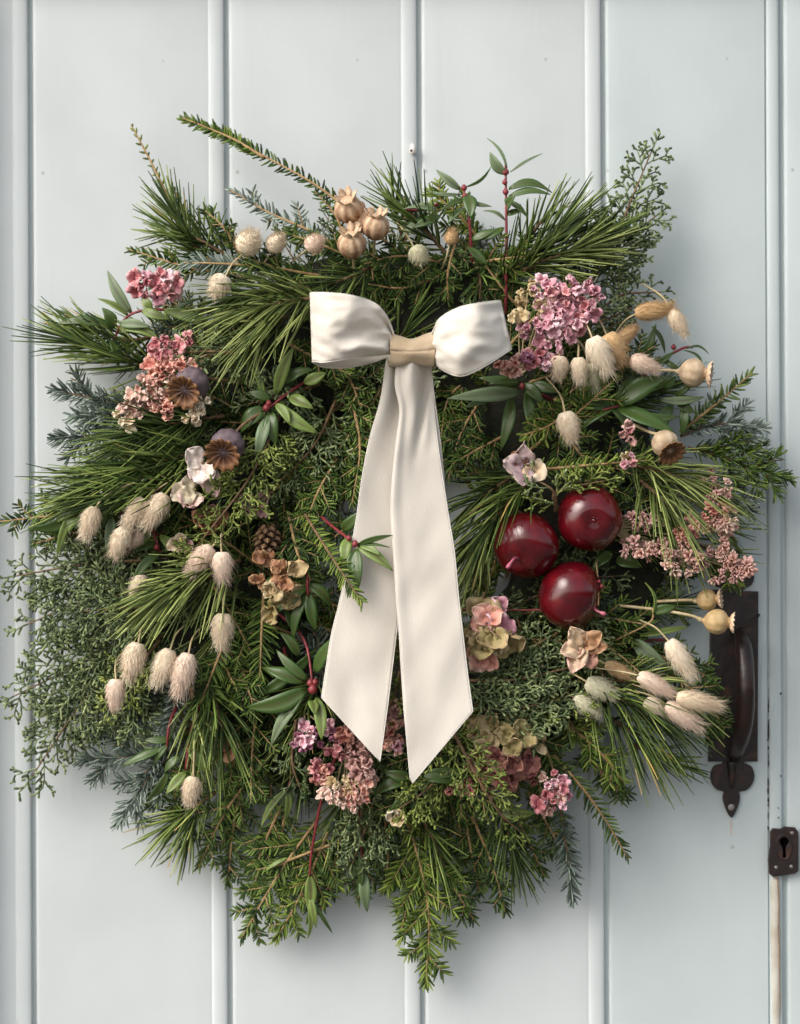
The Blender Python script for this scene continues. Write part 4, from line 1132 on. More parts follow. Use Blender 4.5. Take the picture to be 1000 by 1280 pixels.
# ------------------------------------------------------------------ bunny tail grass
def bunny_mesh(kind, k, lw, seed):
    """unit length along +Z, width lw; body and bristles"""
    r = np.random.RandomState(seed)
    n, m = 22, 18
    V = []; F = []
    def rad(t): return lw * .5 * (math.sin(math.pi * min(1, t * .93 + .05) ** .72)) ** .62 * .86
    for i in range(n):
        t = i / (n - 1)
        for j in range(m):
            a = j / m * 2 * math.pi
            bump = 1 + .04 * math.sin(t * 26 + (j % 2) * 3 + a * 3) + .05 * r.rand()
            rr = max(.004, rad(t) * bump)
            V.append((rr * math.cos(a), rr * math.sin(a), t * .9))
    for i in range(n - 1):
        for j in range(m):
            F.append((i * m + j, i * m + (j + 1) % m, (i + 1) * m + (j + 1) % m, (i + 1) * m + j))
    F.append(tuple(range(m))[::-1]); F.append(tuple((n - 1) * m + j for j in range(m)))
    body = mesh('head', V, F, MT[kind], np.full(len(V), .45) + r.rand(len(V)) * .3)
    N = 800
    t = r.rand(N) ** .9; a = r.rand(N) * 2 * math.pi
    rr = np.array([rad(x) for x in t])
    B = np.stack([rr * np.cos(a), rr * np.sin(a), t * .9], 1)
    out = np.stack([np.cos(a), np.sin(a), np.zeros(N)], 1)
    up = np.array([0, 0, 1.])
    d = nz(out * (.62 - .15 * t[:, None]) + up * (.85 + .4 * t[:, None]) + r.normal(size=(N, 3)) * .13)
    L = (.08 + .12 * r.rand(N)) * (1 + .7 * (t > .78) * r.rand(N)) * (1 + 1.0 * (r.rand(N) > .93))
    w = np.full(N, .015)
    global rng
    sv, rng = rng, r
    V2, F2, v2 = needles(B, d, r.normal(size=(N, 3)) * .05, L, w, nseg=1, k=3, tipw=.15, var=r.rand(N))
    rng = sv
    hair = mesh('bristles', V2, F2, MT[kind], np.clip(v2 * .6 + .35, 0, 1))
    return body, hair
BM = {}
for kk in ('bunny', 'bunny_pink', 'bunny_brown', 'bunny_green'):
    BM[kk] = [bunny_mesh(kk, 0, lw, 5 + q) for q, lw in enumerate((.54, .62, .70))]
def bunny(b, t, w, h, label, kind='bunny', tilt=0.0, stem=None, group='bunny tail grass heads tucked into the wreath'):
    p0 = P(b[0], b[1], h); p1 = P(t[0], t[1], h + tilt)
    L = np.linalg.norm(p1 - p0) * .98; d = nz(p1 - p0)
    lw = w / (L / S)
    i = int(np.argmin([abs(lw - q) for q in (.54, .62, .70)]))
    e = empty('bunny_tail', p0); tag(e, label, 'bunny tail', group)
    body, hair = BM[kind][i]
    sx = L * lw / (.54, .62, .70)[i] * .97; L *= .93 + .12 * rng.rand()
    q = quat_z(d, rng.rand() * 6)
    inst(body, 'head', e, p0, q, (sx, sx, L))
    o = inst(hair, 'bristles', e, p0, q, (sx, sx, L)); o['kind'] = 'stuff'
    if stem is None:
        cx, cy = 492, 662
        v = np.array([b[0] - t[0], b[1] - t[1]], float); v /= np.linalg.norm(v) + 1e-6
        stem = [(b[0] + v[0] * 22, b[1] + v[1] * 22, h - 12), (b[0] + v[0] * 50 + (cx - b[0]) * .05, b[1] + v[1] * 45, max(30, h - 55))]
    pts = catmull([p0 + d * L * .05] + [P(*s) for s in stem], 14)
    V, F = tube(pts, np.linspace(1.3, 1.0, 14) * S, 5)
    obj('stem', V, F, MT['straw'], e, origin=p0)
bunny((282, 345), (264, 374), 29, 140, 'cream bunny tail on its own above the light green pine fan, left of the bow')
bunny((306, 312), (318, 290), 34, 110, 'largest and roundest bunny tail of the row of three left of the papery pods', tilt=26)
bunny((340, 312), (350, 294), 25, 112, 'small round bunny tail in the middle of the row of three left of the pods', tilt=18)
bunny((386, 310), (402, 297), 25, 112, 'greyish bunny tail nearest the papery pods in the row of three', 'bunny_pink', tilt=16)
bunny((518, 310), (530, 330), 25, 112, 'dull tan bunny tail just below the pine tuft above the bow', 'bunny_green', tilt=10)
bunny((562, 305), (567, 286), 18, 112, 'smallest tan bunny tail, beside the leafy red twig above the bow', 'bunny_brown', tilt=6)
bunny((119, 634), (104, 676), 24, 128, 'leftmost bunny tail of the wreath, among light green leaves', stem=[(135, 618, 128), (180, 600, 120), (250, 590, 100)])
bunny((181, 624), (154, 664), 26, 136, 'left of the two overlapping bunny tails below the white petals', stem=[(190, 616, 134), (215, 600, 120)])
bunny((207, 618), (180, 662), 26, 142, 'right of the two overlapping bunny tails, tucked under the olive petal', stem=[(215, 610, 134), (235, 600, 110)])
bunny((157, 660), (141, 700), 25, 132, 'bunny tail below the overlapping pair, in front of a smaller one')
bunny((176, 664), (160, 685), 20, 118, 'small bunny tail half hidden behind a bigger one at the left', 'bunny_pink')
bunny((265, 684), (232, 719), 25, 146, 'slanting greyish bunny tail, left of an upright one in the middle left', 'bunny_pink')
bunny((277, 690), (278, 729), 28, 148, 'upright pale bunny tail beside the slanting one at the middle left', 'bunny_pink')
bunny((279, 767), (277, 813), 29, 146, 'lone tan bunny tail beneath the pine fan, right of the lower left trio')
bunny((173, 804), (159, 853), 30, 134, 'leftmost and highest of the trio of big bunny tails at the lower left')
bunny((213, 812), (194, 860), 27, 136, 'middle bunny tail of the trio at the lower left')
bunny((236, 817), (220, 876), 28, 144, 'rightmost and longest bunny tail of the trio at the lower left', 'bunny_pink')
bunny((145, 849), (144, 887), 25, 120, 'small pinkish bunny tail below the trio, over the cypress spray', 'bunny_pink')
bunny((242, 971), (236, 1011), 24, 112, 'lowest bunny tail at the bottom left, hanging on a long straight stem', stem=[(243, 935, 110), (247, 880, 96)])
bunny((180, 718), (166, 744), 22, 108, 'bunny tail largely buried beneath light pine needles at the left')
bunny((699, 445), (697, 477), 25, 150, 'left of the two small oval bunny tails below the pink statice')
bunny((723, 447), (725, 482), 22, 148, 'right of the two small oval bunny tails below the pink statice')
bunny((740, 422), (762, 468), 30, 154, 'pointed cream bunny tail in front of the fluffy brown one at the right')
bunny((758, 418), (780, 458), 34, 138, 'fluffy golden brown bunny tail behind the pointed cream one', 'bunny_brown')
bunny((772, 428), (796, 408), 20, 116, 'narrow brown bunny tail slanting up towards the top right', 'bunny_brown')
bunny((735, 455), (745, 490), 26, 126, 'blurry dull bunny tail behind the two small oval ones', 'bunny_green')
bunny((706, 515), (717, 555), 28, 146, 'lone bunny tail hanging above the apples')
bunny((794, 392), (847, 384), 23, 112, 'tan bunny tail lying sideways against the door at the right', 'bunny_brown', stem=[(780, 402, 104), (760, 430, 90)])
bunny((838, 388), (858, 420), 21, 112, 'pale bunny tail drooping against the door, furthest up on the right edge')
bunny((788, 449), (825, 463), 23, 136, 'pinkish bunny tail lying above the big dark leaves at the right', 'bunny_pink', stem=[(775, 446, 120), (755, 455, 100)])
bunny((836, 801), (869, 851), 25, 136, 'tan bunny tail highest of the group beside the iron handle', stem=[(820, 785, 130), (800, 775, 110)])
bunny((798, 844), (846, 870), 21, 146, 'whitish pink bunny tail in the group at the lower right', 'bunny_pink', stem=[(780, 840, 138), (745, 835, 118)])
bunny((846, 871), (906, 884), 23, 150, 'long tan bunny tail pointing at the iron handle', 'bunny', stem=[(830, 868, 140), (790, 855, 118)])
bunny((806, 876), (832, 894), 21, 144, 'short cream bunny tail lowest left in the lower right group', stem=[(790, 868, 134), (760, 855, 110)])
bunny((832, 881), (877, 910), 25, 142, 'pinkish bunny tail lowest of the group beside the iron handle', 'bunny_pink', stem=[(815, 870, 134), (780, 860, 110)])
bunny((733, 852), (771, 872), 26, 130, 'greenish bunny tail under thin pine needles at the lower right', 'bunny_green')
bunny((717, 872), (754, 896), 24, 124, 'greenish bunny tail below the other greenish one at the lower right', 'bunny_green')
bunny((757, 830), (792, 847), 17, 120, 'thin tan bunny tail next to the rusty hydrangea petals', 'bunny_brown')

# ------------------------------------------------------------------ seed heads
def poppy(cx, cy, r, h, axis, label, m, stem, crown_r=1.0, ln=1.0, group='dried poppy heads in the wreath'):
    c = P(cx, cy, h); a = nz(np.array(axis, float)); q = quat_z(a, rng.rand() * 3); Rm = np.array(q.to_matrix())
    e = empty('poppy_head', c); tag(e, label, 'poppy head', group)
    rs = r * S
    prof = [(.10, -1.12), (.20, -1.10), (.22, -1.0), (.34, -.93), (.70, -.68), (.93, -.30), (1.0, .05), (.93, .40), (.72, .66), (.48, .80), (.40, .92), (.36, 1.0)]
    pc = catmull([(x, y * ln, 0) for x, y in prof], 30)
    V, F = lathe([(max(.002, p[0]) * rs, p[1] * rs) for p in pc], 40, 10, .03)
    obj('capsule', V @ Rm.T + c, F, MT[m], e, origin=c)
    # crown: a scalloped disc with raised rays
    V = []; F = []; var = []; K = 12; n = K * 6; rings = [0.0, .25, .5, .78, 1.0]
    for s_ in (0, 1):
        for ri, rr in enumerate(rings):
            for j in range(n):
                an = j / n * 2 * math.pi; lob = abs(math.cos(an * K / 2))
                rad = rr * (.86 + .22 * lob ** .7 if ri == len(rings) - 1 else 1) * .95 * rs * crown_r
                ray = .07 * rs * (lob ** 4) * (rr > .1)
                z = (.98 * ln + .14 * rr ** 2 + .18 * rr ** 6) * rs + ray + (0 if s_ else -.06 * rs)
                V.append((rad * math.cos(an), rad * math.sin(an), z)); var.append(min(1, .08 + rr * .65 + .25 * lob ** 3 * rr))
    m_ = len(rings) * n
    for ri in range(len(rings) - 1):
        for j in range(n):
            a0 = ri * n + j; a1 = ri * n + (j + 1) % n
            F.append((m_ + a0, m_ + a0 + n, m_ + a1 + n, m_ + a1)); F.append((a0, a1, a1 + n, a0 + n))
    b0 = (len(rings) - 1) * n
    for j in range(n):
        F.append((b0 + j, b0 + (j + 1) % n, m_ + b0 + (j + 1) % n, m_ + b0 + j))
    obj('crown', np.array(V) @ Rm.T + c, F, MT['poppy_crown' if 'purple' in m or crown_r > 1.04 else 'nigella'], e, origin=c, var=var)
    base = c - a * rs * 1.08 * ln
    V, F = tube(catmull([base] + [P(*s) for s in stem], 14), np.concatenate([[3.0, 3.2, 2.2], np.full(11, 1.9)]) * S, 7)
    obj('stem', V, F, MT['bark' if 'purple' in m else 'straw'], e, origin=base)
poppy(240, 480, 21, 140, (-.30, -.85, -.42), 'purple poppy head beside the pink flower cluster at the upper left', 'poppy_purple', [(268, 474, 118), (300, 478, 100)], 1.0)
poppy(285, 556, 20, 150, (-.20, -.85, -.50), 'purple poppy head below the other, with its brown crown facing out', 'poppy_purple', [(305, 530, 130), (333, 512, 112)], 1.08)
poppy(866, 466, 17, 104, (.93, -.22, -.10), 'beige poppy head highest at the right, crown pointing right', 'poppy_beige', [(838, 463, 98), (800, 462, 84)], .95)
poppy(831, 554, 16, 146, (.32, -.72, -.62), 'beige poppy head above the right pine needles, crown facing down', 'poppy_beige', [(812, 540, 128), (790, 530, 100)], 1.08)
poppy(896, 777, 15, 116, (.96, -.18, -.06), 'pale tan poppy head in front of the iron handle, on a long stem', 'poppy_tan', [(862, 769, 112), (820, 762, 104), (775, 757, 96)], .85, 1.05)
poppy(884, 750, 13, 96, (.90, -.3, .1), 'small tan poppy head half hidden right behind the pale one by the handle', 'poppy_tan', [(860, 750, 92), (820, 752, 84)], .9)

def pod(cx, cy, r, h, axis, label):
    c = P(cx, cy, h); a = nz(np.array(axis, float)); q = quat_z(a, rng.rand() * 3); Rm = np.array(q.to_matrix())
    e = empty('papery_pod', c); tag(e, label, 'seed pod', 'papery seed pods above the bow')
    rs = r * S
    pc = catmull([(x, y, 0) for x, y in [(.10, -1.0), (.45, -.88), (.85, -.5), (1.0, -.05), (.96, .35), (.72, .72), (.45, .86), (.3, .9)]], 22)
    V, F = lathe([(max(.002, p[0]) * rs, p[1] * rs) for p in pc], 48, 12, .035)
    var = .35 + .35 * (V[:, 2] / rs) + .25 * np.cos(np.arctan2(V[:, 1], V[:, 0]) * 8)
    obj('capsule', V @ Rm.T + c, F, MT['nigella'], e, origin=c, var=np.clip(var, 0, 1))
    for k in range(7):
        an = k / 7 * 6.283 + rng.rand() * .3
        d = np.array([math.cos(an), math.sin(an), 0]); z = np.array([0, 0, 1.])
        b = (d * .42 + z * .78) * rs; t = (d * (.75 + .3 * rng.rand()) + z * (1.25 + .25 * rng.rand())) * rs
        V, F, var = leaf_geo(Rm @ b + c, Rm @ t + c, .55 * rs, Rm @ (z - d * .3), bow=-.1, fold=.3, n=6, m=3, th=.6 * S)
        obj('tip', V, F, MT['nigella'], e, origin=c, var=1 - var * .5)
    V, F = tube(catmull([c - a * rs * .95, c - a * rs * 1.6 + np.array([0, .006, 0]), c - a * rs * 2.6 + np.array([0, .02, -.006])], 8), 1.5 * S, 6)
    obj('stem', V, F, MT['straw'], e, origin=c)
pod(436, 262, 17, 122, (-.15, -.72, .70), 'uppermost papery seed pod of the group above the bow')
pod(450, 275, 16, 112, (.25, -.9, .15), 'papery seed pod squeezed between the others above the bow')
pod(470, 284, 16, 128, (.10, -.45, .90), 'right hand papery seed pod with a pointed top above the bow')
pod(440, 306, 17, 130, (-.05, -.62, .78), 'lowest papery seed pod of the group above the bow')

# ------------------------------------------------------------------ pine cone
cone = empty('pine_cone', P(335, 672, 110)); tag(cone, 'small brown pine cone deep among the sprigs left of the ribbon tails', 'pine cone')
for k in range(44):
    t = k / 44; a = k * 2.39996; rr = 20 * math.sin(math.pi * (t * .85 + .12)) ** .7
    b = P(335 + rr * .45 * math.cos(a), 655 + t * 40 + rr * .2 * math.sin(a) * 0, 108 + rr * .45 * math.sin(a))
    tp = P(335 + rr * math.cos(a), 655 + t * 40 + 7, 108 + rr * math.sin(a))
    V, F, var = leaf_geo(b, tp, 11 * S, (0, -.3, 1), bow=.15, fold=-.2, n=5, m=3, th=1.6 * S)
    obj('scale', V, F, MT['cone'], cone, origin=b, var=1 - var)

# ------------------------------------------------------------------ hydrangea petals
def petal_geo(b, t, w, nrm, cup=.2, crink=.06, seed=0, n=9, m=7, th=.8 * S, point=.0):
    b = np.asarray(b); t = np.asarray(t); L = np.linalg.norm(t - b); ax = (t - b) / L
    nrm = nz(np.asarray(nrm, float) - ax * np.dot(nrm, ax)); sd = np.cross(ax, nrm)
    G = np.zeros((n, m, 3)); A = np.zeros((n, m))
    for i in range(n):
        s = i / (n - 1)
        ww = w * .5 * max(.10, (math.sin(math.pi * (s * .80 + .13)) ** .55 if point == 0 else math.sin(math.pi * min(1, s * .93 + .06) ** .8) ** .8))
        for j in range(m):
            x = -1 + 2 * j / (m - 1)
            e = s - (.12 * x * x if s > .6 else 0)
            p = b + ax * L * e + sd * ww * x + nrm * (cup * w * (x * x * .5 + (s - .35) ** 2 * .9))
            p = p + nrm * crink * w * (nn(s * 3 + seed, x * 2, seed) + .5 * nn(s * 8, x * 6, seed + 3)) * 2.2
            G[i, j] = p; A[i, j] = .5 * s + .5 * abs(x) * .6 + .2 * nn(s * 3, x * 3, seed)
    V, F = slab(G, th)
    return V, F, np.concatenate([A.ravel(), A.ravel()])
def floret_of(parent, cx, cy, h, petals, m='cream'):
    """petals: list of (tip x, tip y, dh, width, material)"""
    c = P(cx, cy, h)
    for k, pe in enumerate(petals):
        tx, ty, dh, w = pe[:4]; mm = pe[4] if len(pe) > 4 else m
        tp = P(tx, ty, h + dh)
        V, F, var = petal_geo(c + (tp - c) * .06, tp, w * S, (rng.normal() * .2, -1, .2 + rng.normal() * .2), cup=.22, crink=.15, seed=rng.rand() * 50, point=pe[5] if len(pe) > 5 else 0)
        obj('petal', V, F, MT['x' + mm] if 'x' + mm in MT else PK[mm], parent, origin=c, var=var)
    V, F = lathe([(.1, -1), (.8, -.5), (1, .1), (.6, .8), (.1, 1.1)], 8)
    obj('flower_centre', V * 2.0 * S + c + np.array([0, -1.5 * S, 0]), F, PK['olive'], parent)
def stalk(parent, pts, m='straw', r=1.3):
    V, F = tube(catmull([P(*p) for p in pts], 10), r * S, 5)
    obj('stem', V, F, MT[m], parent)
def flower(label, cx, cy, h, petals, m, cat='hydrangea', group='dried hydrangea blooms in the wreath', st=None):
    e = empty('hydrangea_floret', P(cx, cy, h)); tag(e, label, cat, group)
    floret_of(e, cx, cy, h, petals, m)
    stalk(e, st or [(cx, cy, h - 2), (cx + 4, cy + 6, h - 25), (cx + 12, cy + 10, h - 55)])
    return e
flower('single mauve and cream hydrangea floret above the apples', 656, 582, 138, [(628, 578, 6, 26, 'mauve'), (655, 552, 8, 26, 'mauve', 1), (683, 598, 8, 30, 'cream'), (653, 610, 14, 27, 'mauve'), (640, 565, 0, 18, 'rust')], 'mauve')
flower('peach and rust hydrangea floret below the lowest apple', 728, 808, 148, [(712, 784, 10, 24, 'peach'), (700, 818, 12, 24, 'peach'), (714, 842, 12, 25, 'peach'), (752, 790, 6, 22, 'rust'), (760, 808, 2, 20, 'rust'), (742, 836, 2, 24, 'olive_red')], 'peach')
e = flower('white hydrangea petals tinged pink beside the purple poppy heads', 254, 578, 146, [(231, 564, 8, 28, 'white_pink'), (247, 606, 12, 32, 'white_pink'), (265, 602, 10, 22, 'white_pink'), (270, 622, 0, 26, 'olive_pink')], 'white_pink')
e = flower('round olive and pink hydrangea petals below the white ones at the left', 244, 612, 138, [(214, 625, 10, 34, 'olive_pink'), (232, 636, 14, 34, 'olive_pink'), (228, 598, 2, 24, 'olive_pink')], 'olive_pink')
flower('rusty orange curled hydrangea petals in the middle left', 262, 650, 116, [(240, 640, 8, 26, 'rust'), (255, 668, 8, 26, 'rust'), (285, 640, 4, 26, 'rust'), (270, 630, 8, 22, 'dusty')], 'rust')
flower('beige hydrangea petals half hidden left of the upright bunny tail', 228, 678, 112, [(208, 686, 6, 20, 'cream'), (225, 665, 4, 18, 'cream'), (240, 690, 2, 18, 'dusty')], 'cream')
flower('dull pinkish hydrangea petals deep below the grey green sprigs', 320, 632, 104, [(298, 622, 8, 24, 'dusty'), (305, 645, 8, 24, 'dusty'), (338, 618, 6, 22, 'dusty'), (332, 648, 4, 20, 'dusty')], 'dusty')
flower('small orange brown petals low at the left behind pine needles', 286, 935, 104, [(275, 925, 8, 16, 'coral'), (285, 955, 6, 18, 'rust'), (300, 930, 4, 18, 'rust')], 'rust')
flower('lone beige petal under the bunny tails near the bottom', 495, 1022, 112, [(483, 1015, 8, 18, 'cream'), (500, 1034, 8, 18, 'yellow'), (506, 1014, 4, 14, 'yellow')], 'yellow')
def mophead(label, cx, cy, h, rx, ry, n, mats, pr=15, tilt=0, group='dried hydrangea blooms in the wreath'):
    e = empty('hydrangea_bloom', P(cx, cy, h - 20)); tag(e, label, 'hydrangea', group)
    pts = []
    for k in range(n):
        a = k * 2.39996; r = math.sqrt((k + .5) / n)
        x, y = cx + rx * r * math.cos(a), cy + ry * r * math.sin(a); z = h + 22 * math.sqrt(max(0, 1 - r * r)) - 12 * r
        mm = mats(x, y)
        tilt_v = np.array([math.cos(a) * r, math.sin(a) * r])
        k0 = rng.rand() * 6.28
        c = P(x, y, z)
        for q in range(4):
            an = k0 + q * 1.571 + rng.normal() * .25
            R_ = pr * (.6 + .75 * rng.rand())
            t = P(x + R_ * math.cos(an) + 3 * tilt_v[0], y + R_ * math.sin(an) + 3 * tilt_v[1], z + rng.uniform(-8, 14))
            V, F, var = petal_geo(c, t, R_ * 1.15 * S, (tilt_v[0] * .8, -1, -tilt_v[1] * .8), cup=rng.uniform(-.25, .5), crink=.15, seed=rng.rand() * 60, n=8, m=7, th=.5 * S)
            obj('petal', V, F, PK[mm], e, origin=c, var=var)
    stalk(e, [(cx, cy, h - 5), (cx, cy, h - 30), (cx, cy + 10, h - 60)])
mophead('olive and yellow hydrangea bloom with one pink petal right of the ribbon tail', 610, 792, 146, 24, 36, 11, lambda x, y: 'pink' if (x > 616 and y < 782) else ['yellow', 'yellow', 'olive', 'coral'][rng.randint(4)], 20)
mophead('olive brown hydrangea bloom left of the ribbon tails', 346, 730, 132, 31, 38, 9, lambda x, y: ['yellow', 'rust', 'olive', 'yellow'][rng.randint(4)], 14)
mophead('tan and dark red hydrangea bloom at the lower right of the ribbon', 630, 936, 132, 40, 44, 14, lambda x, y: 'olive_red' if y > 955 else ('olive_red' if y > 938 else ['olive', 'yellow'][rng.randint(2)]), 17)
mophead('small brown hydrangea bloom behind the ribbon tail tips', 445, 925, 96, 22, 20, 7, lambda x, y: ['dusty', 'olive_red'][rng.randint(2)], 12)

# ------------------------------------------------------------------ clusters of small flowers
def floret_mesh(seed, pal_, npet=5, closed=.4):
    r = np.random.RandomState(seed); parts = []; va = []
    for k in range(npet):
        an = k / npet * 6.283 + r.normal() * .15; d = np.array([math.cos(an), math.sin(an), 0])
        b = d * .10 + np.array([0, 0, -.1]); t = d * (.95 - closed * .6 + r.normal() * .16) + np.array([0, 0, .35 + closed * .7 + r.normal() * .22])
        L_ = np.linalg.norm(t - b)
        V, F, var = petal_geo(b, t, .95, (-d * .9 + np.array([0, 0, .7])), cup=-.25 + r.normal() * .22, crink=.19, seed=seed * 7 + k, n=6, m=5, th=.05)
        parts.append((V, F)); va.append(var)
    V, F = lathe([(.06, -1.1), (.14, -.9), (.20, -.4), (.26, 0), (.1, .12)], 7)
    parts.append((V, F)); va.append(np.full(len(V), .15))
    V, F = join(parts)
    return mesh('floret', V, F, PK[pal_], np.clip(np.concatenate(va) * 1.1, 0, 1))
def bud_mesh(seed, pal_):
    r = np.random.RandomState(seed); parts = []; va = []
    for k in range(8):
        an = k * 2.4; el = .2 + .9 * (k / 8); d = np.array([math.cos(an) * math.sin(el), math.sin(an) * math.sin(el), math.cos(el)])
        V, F, var = petal_geo(d * .15, d * (.85 + .3 * r.rand()), .55, (-d[0] * .3, -d[1] * .3, 1), cup=-.3, crink=.05, seed=seed * 5 + k, n=4, m=3, th=.08)
        parts.append((V, F)); va.append(var)
    V, F = join(parts)
    return mesh('bud', V, F, PK[pal_], np.clip(np.concatenate(va), 0, 1))
FM = {}
def get_f(pal_, kind='f'):
    if (pal_, kind) not in FM:
        FM[(pal_, kind)] = [floret_mesh(3 + i * 5 + len(FM), pal_, 5, .2 + .2 * i) if kind == 'f' else bud_mesh(2 + i + len(FM), pal_) for i in range(5)]
    return FM[(pal_, kind)]
def cluster(name, label, cat, ells, h, size, mats, kind='f', root=None, depth=14, group='small dried flower clusters in the wreath'):
    """ells: (cx, cy, rx, ry, n[, material])"""
    X = np.mean([q[0] for q in ells]); Y = np.mean([q[1] for q in ells])
    e = empty(name, P(X, Y, h - 25)); tag(e, label, cat, group)
    root = root or (X, Y + 10, h - 60)
    for q in ells:
        cx, cy, rx, ry, n = q[:5]
        hc = h
        st = catmull([P(cx, cy, hc - 10), P((cx * 2 + root[0]) / 3, (cy * 2 + root[1]) / 3, hc - 30), P(*root)], 8)
        V, F = tube(st, 1.1 * S, 5); obj('stem', V, F, MT['straw'], e)
        for k in range(n):
            a = k * 2.39996 + rng.rand() * .4; r = math.sqrt((k + .4) / n)
            x, y = cx + rx * r * math.cos(a), cy + ry * r * math.sin(a)
            z = hc + depth * math.sqrt(max(0, 1 - r * r)) + rng.normal() * 2.5
            mm = q[5] if len(q) > 5 else mats(x, y)
            me = get_f(mm, kind)[rng.randint(5)]
            d = nz(np.array([math.cos(a) * r * .9 + rng.normal() * .3, -1, -math.sin(a) * r * .9 + rng.normal() * .3]))
            inst(me, 'floret' if kind == 'f' else 'bud', e, P(x, y, z), quat_z(d, rng.rand() * 6), np.array([1, .8 + .35 * rng.rand(), 1]) * size * S * (.65 + .65 * rng.rand()))
pick = lambda *a: (lambda x, y: a[rng.randint(len(a))])
cluster('statice_cluster', 'bright pink statice cluster at the upper right beside the bow', 'flower cluster',
        [(682, 365, 20, 15, 9), (715, 362, 20, 14, 8), (705, 388, 26, 20, 15), (738, 378, 13, 24, 8), (700, 408, 26, 14, 9), (668, 410, 20, 11, 7), (693, 428, 24, 12, 7), (660, 362, 10, 10, 3, 'yellow'), (648, 392, 9, 14, 3, 'yellow'), (683, 380, 10, 6, 2, 'yellow')],
        136, 9.5, pick('pink', 'pink', 'pink', 'rose', 'pink'), root=(650, 470, 80))
cluster('statice_cluster', 'darker magenta statice cluster hard by the right loop of the bow', 'flower cluster', [(672, 450, 22, 11, 9), (640, 456, 20, 9, 7, 'coral'), (690, 452, 12, 8, 4), (655, 448, 14, 7, 4)], 140, 8.5, pick('magenta', 'pink', 'rose'))
cluster('statice_cluster', 'deep rose frilly flowers furthest up at the left side', 'flower cluster', [(180, 354, 13, 16, 6), (207, 358, 17, 18, 9)], 108, 11, pick('rose', 'rose', 'pink'), root=(235, 380, 60))
cluster('statice_cluster', 'long pink to cream flower cluster at the upper left', 'flower cluster',
        [(205, 440, 16, 16, 7, 'rose'), (222, 458, 24, 14, 9, 'coral'), (198, 462, 18, 16, 8, 'coral'), (210, 485, 20, 16, 9, 'blush'), (185, 490, 17, 18, 9, 'blush'), (170, 510, 16, 16, 8, 'blush'), (158, 524, 12, 11, 5, 'cream'), (203, 508, 14, 12, 5, 'coral'), (202, 424, 8, 8, 2, 'rose'), (232, 428, 10, 8, 3, 'rose')],
        124, 8.8, pick('blush'), root=(270, 440, 70))
cluster('statice_cluster', 'few cream flowers below the upper purple poppy head', 'flower cluster', [(244, 505, 14, 9, 5, 'cream'), (240, 522, 13, 8, 4, 'cream'), (256, 500, 8, 6, 2, 'cream')], 132, 8, pick('cream'))
cluster('statice_cluster', 'magenta flowers left of the ribbon tail end', 'flower cluster', [(385, 922, 14, 16, 9), (412, 912, 10, 10, 4), (372, 925, 6, 8, 2)], 132, 8, pick('magenta', 'magenta', 'pink'), root=(380, 890, 80))
cluster('statice_cluster', 'flat topped pale pink flower cluster at the bottom', 'flower cluster', [(418, 992, 16, 13, 10, 'blush'), (442, 994, 20, 14, 11, 'coral'), (458, 978, 11, 12, 6, 'blush'), (430, 980, 18, 10, 7, 'yellow'), (436, 1003, 18, 8, 6, 'blush')], 118, 7.0, pick('blush'), root=(432, 935, 100))
cluster('statice_cluster', 'small coral flowers just above the flat topped cluster', 'flower cluster', [(400, 965, 13, 12, 8), (392, 958, 8, 7, 3)], 112, 7.5, pick('coral', 'rose'), root=(410, 930, 90))
cluster('statice_cluster', 'coral pink flowers between the two ribbon tails', 'flower cluster', [(487, 915, 12, 16, 8), (495, 930, 12, 10, 5), (490, 890, 8, 10, 3, 'dusty')], 130, 9, pick('coral', 'coral', 'pink'))
cluster('statice_cluster', 'pink and coral flowers showing below the slanted end of the left tail', 'flower cluster', [(434, 918, 13, 12, 6, 'coral'), (450, 940, 18, 14, 8, 'dusty'), (420, 935, 12, 10, 4, 'rose'), (455, 962, 16, 10, 5, 'dusty')], 118, 8.5, pick('coral'))
cluster('statice_cluster', 'pink flowers hanging at the lower right under the hydrangea', 'flower cluster', [(690, 975, 12, 16, 7), (678, 1003, 12, 12, 6), (698, 998, 12, 13, 7), (702, 985, 8, 8, 3)], 116, 8.5, pick('pink', 'rose', 'blush'), root=(672, 945, 90))
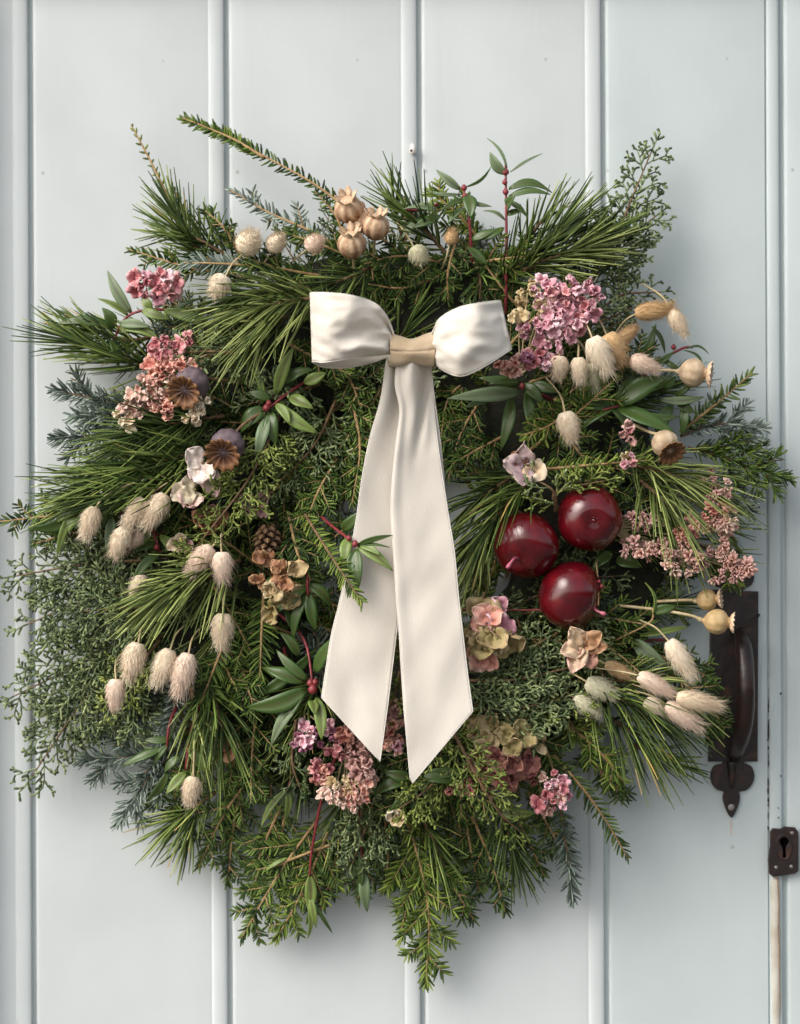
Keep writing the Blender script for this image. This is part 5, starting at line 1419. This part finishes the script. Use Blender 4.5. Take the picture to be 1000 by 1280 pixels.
cluster('statice_cluster', 'dark rose flowers inside the lower right hydrangea', 'flower cluster', [(662, 965, 10, 14, 5), (640, 965, 14, 12, 5), (600, 985, 22, 7, 6), (570, 985, 14, 6, 4)], 110, 8.5, pick('rose', 'olive_red'))
cluster('statice_cluster', 'tiny pink star flower under the small beige poppy head', 'flower cluster', [(787, 578, 8, 9, 3), (778, 570, 5, 5, 1, 'yellow')], 138, 9, pick('pink', 'rose'))
cluster('statice_cluster', 'tiny dusty pink star flower among the leaves right of the lone bunny tail', 'flower cluster', [(783, 540, 9, 9, 4)], 128, 8.5, pick('dusty', 'rose'))
cluster('sedum_cluster', 'long dusty pink sedum cluster right of the apples', 'flower cluster',
        [(790, 682, 15, 9, 7, 'dusty'), (808, 690, 11, 8, 4, 'blush'), (825, 688, 11, 10, 5), (802, 652, 13, 12, 6, 'dusty'), (838, 705, 10, 10, 4, 'blush'), (844, 690, 10, 8, 4), (856, 670, 15, 12, 8, 'coral'), (876, 652, 13, 13, 7, 'coral'), (893, 655, 13, 10, 6), (872, 697, 13, 11, 6), (905, 655, 12, 10, 5, 'blush'),
         (900, 638, 11, 12, 6, 'coral'), (914, 648, 9, 12, 5, 'blush'), (886, 598, 9, 12, 4, 'dusty'), (893, 615, 9, 9, 4, 'dusty'), (906, 612, 8, 9, 4), (902, 684, 9, 10, 4, 'blush'), (913, 700, 10, 9, 5, 'blush'), (922, 713, 13, 10, 7), (897, 722, 8, 7, 3), (865, 712, 9, 7, 3, 'blush'), (932, 712, 7, 8, 3)],
        114, 9.5, pick('blush', 'dusty', 'dusty'), kind='b', root=(760, 660, 80), depth=12)
# ring of a wooden twig end right behind the apples
leafy([(745, 700, 100), (748, 735, 140), (748, 757, 150)], [], bark='bark_tan', rad=(1.0, .8), buds=[(752, 733, 142, 2.6), (749, 727, 142, 2.2)])
leafy([(700, 752, 110), (680, 762, 118), (560, 762, 100)], [], bark='bark_red', rad=(1.4, 1.0))
print('hero needle tris', NV_TOTAL, 'objects', len(bpy.data.objects))
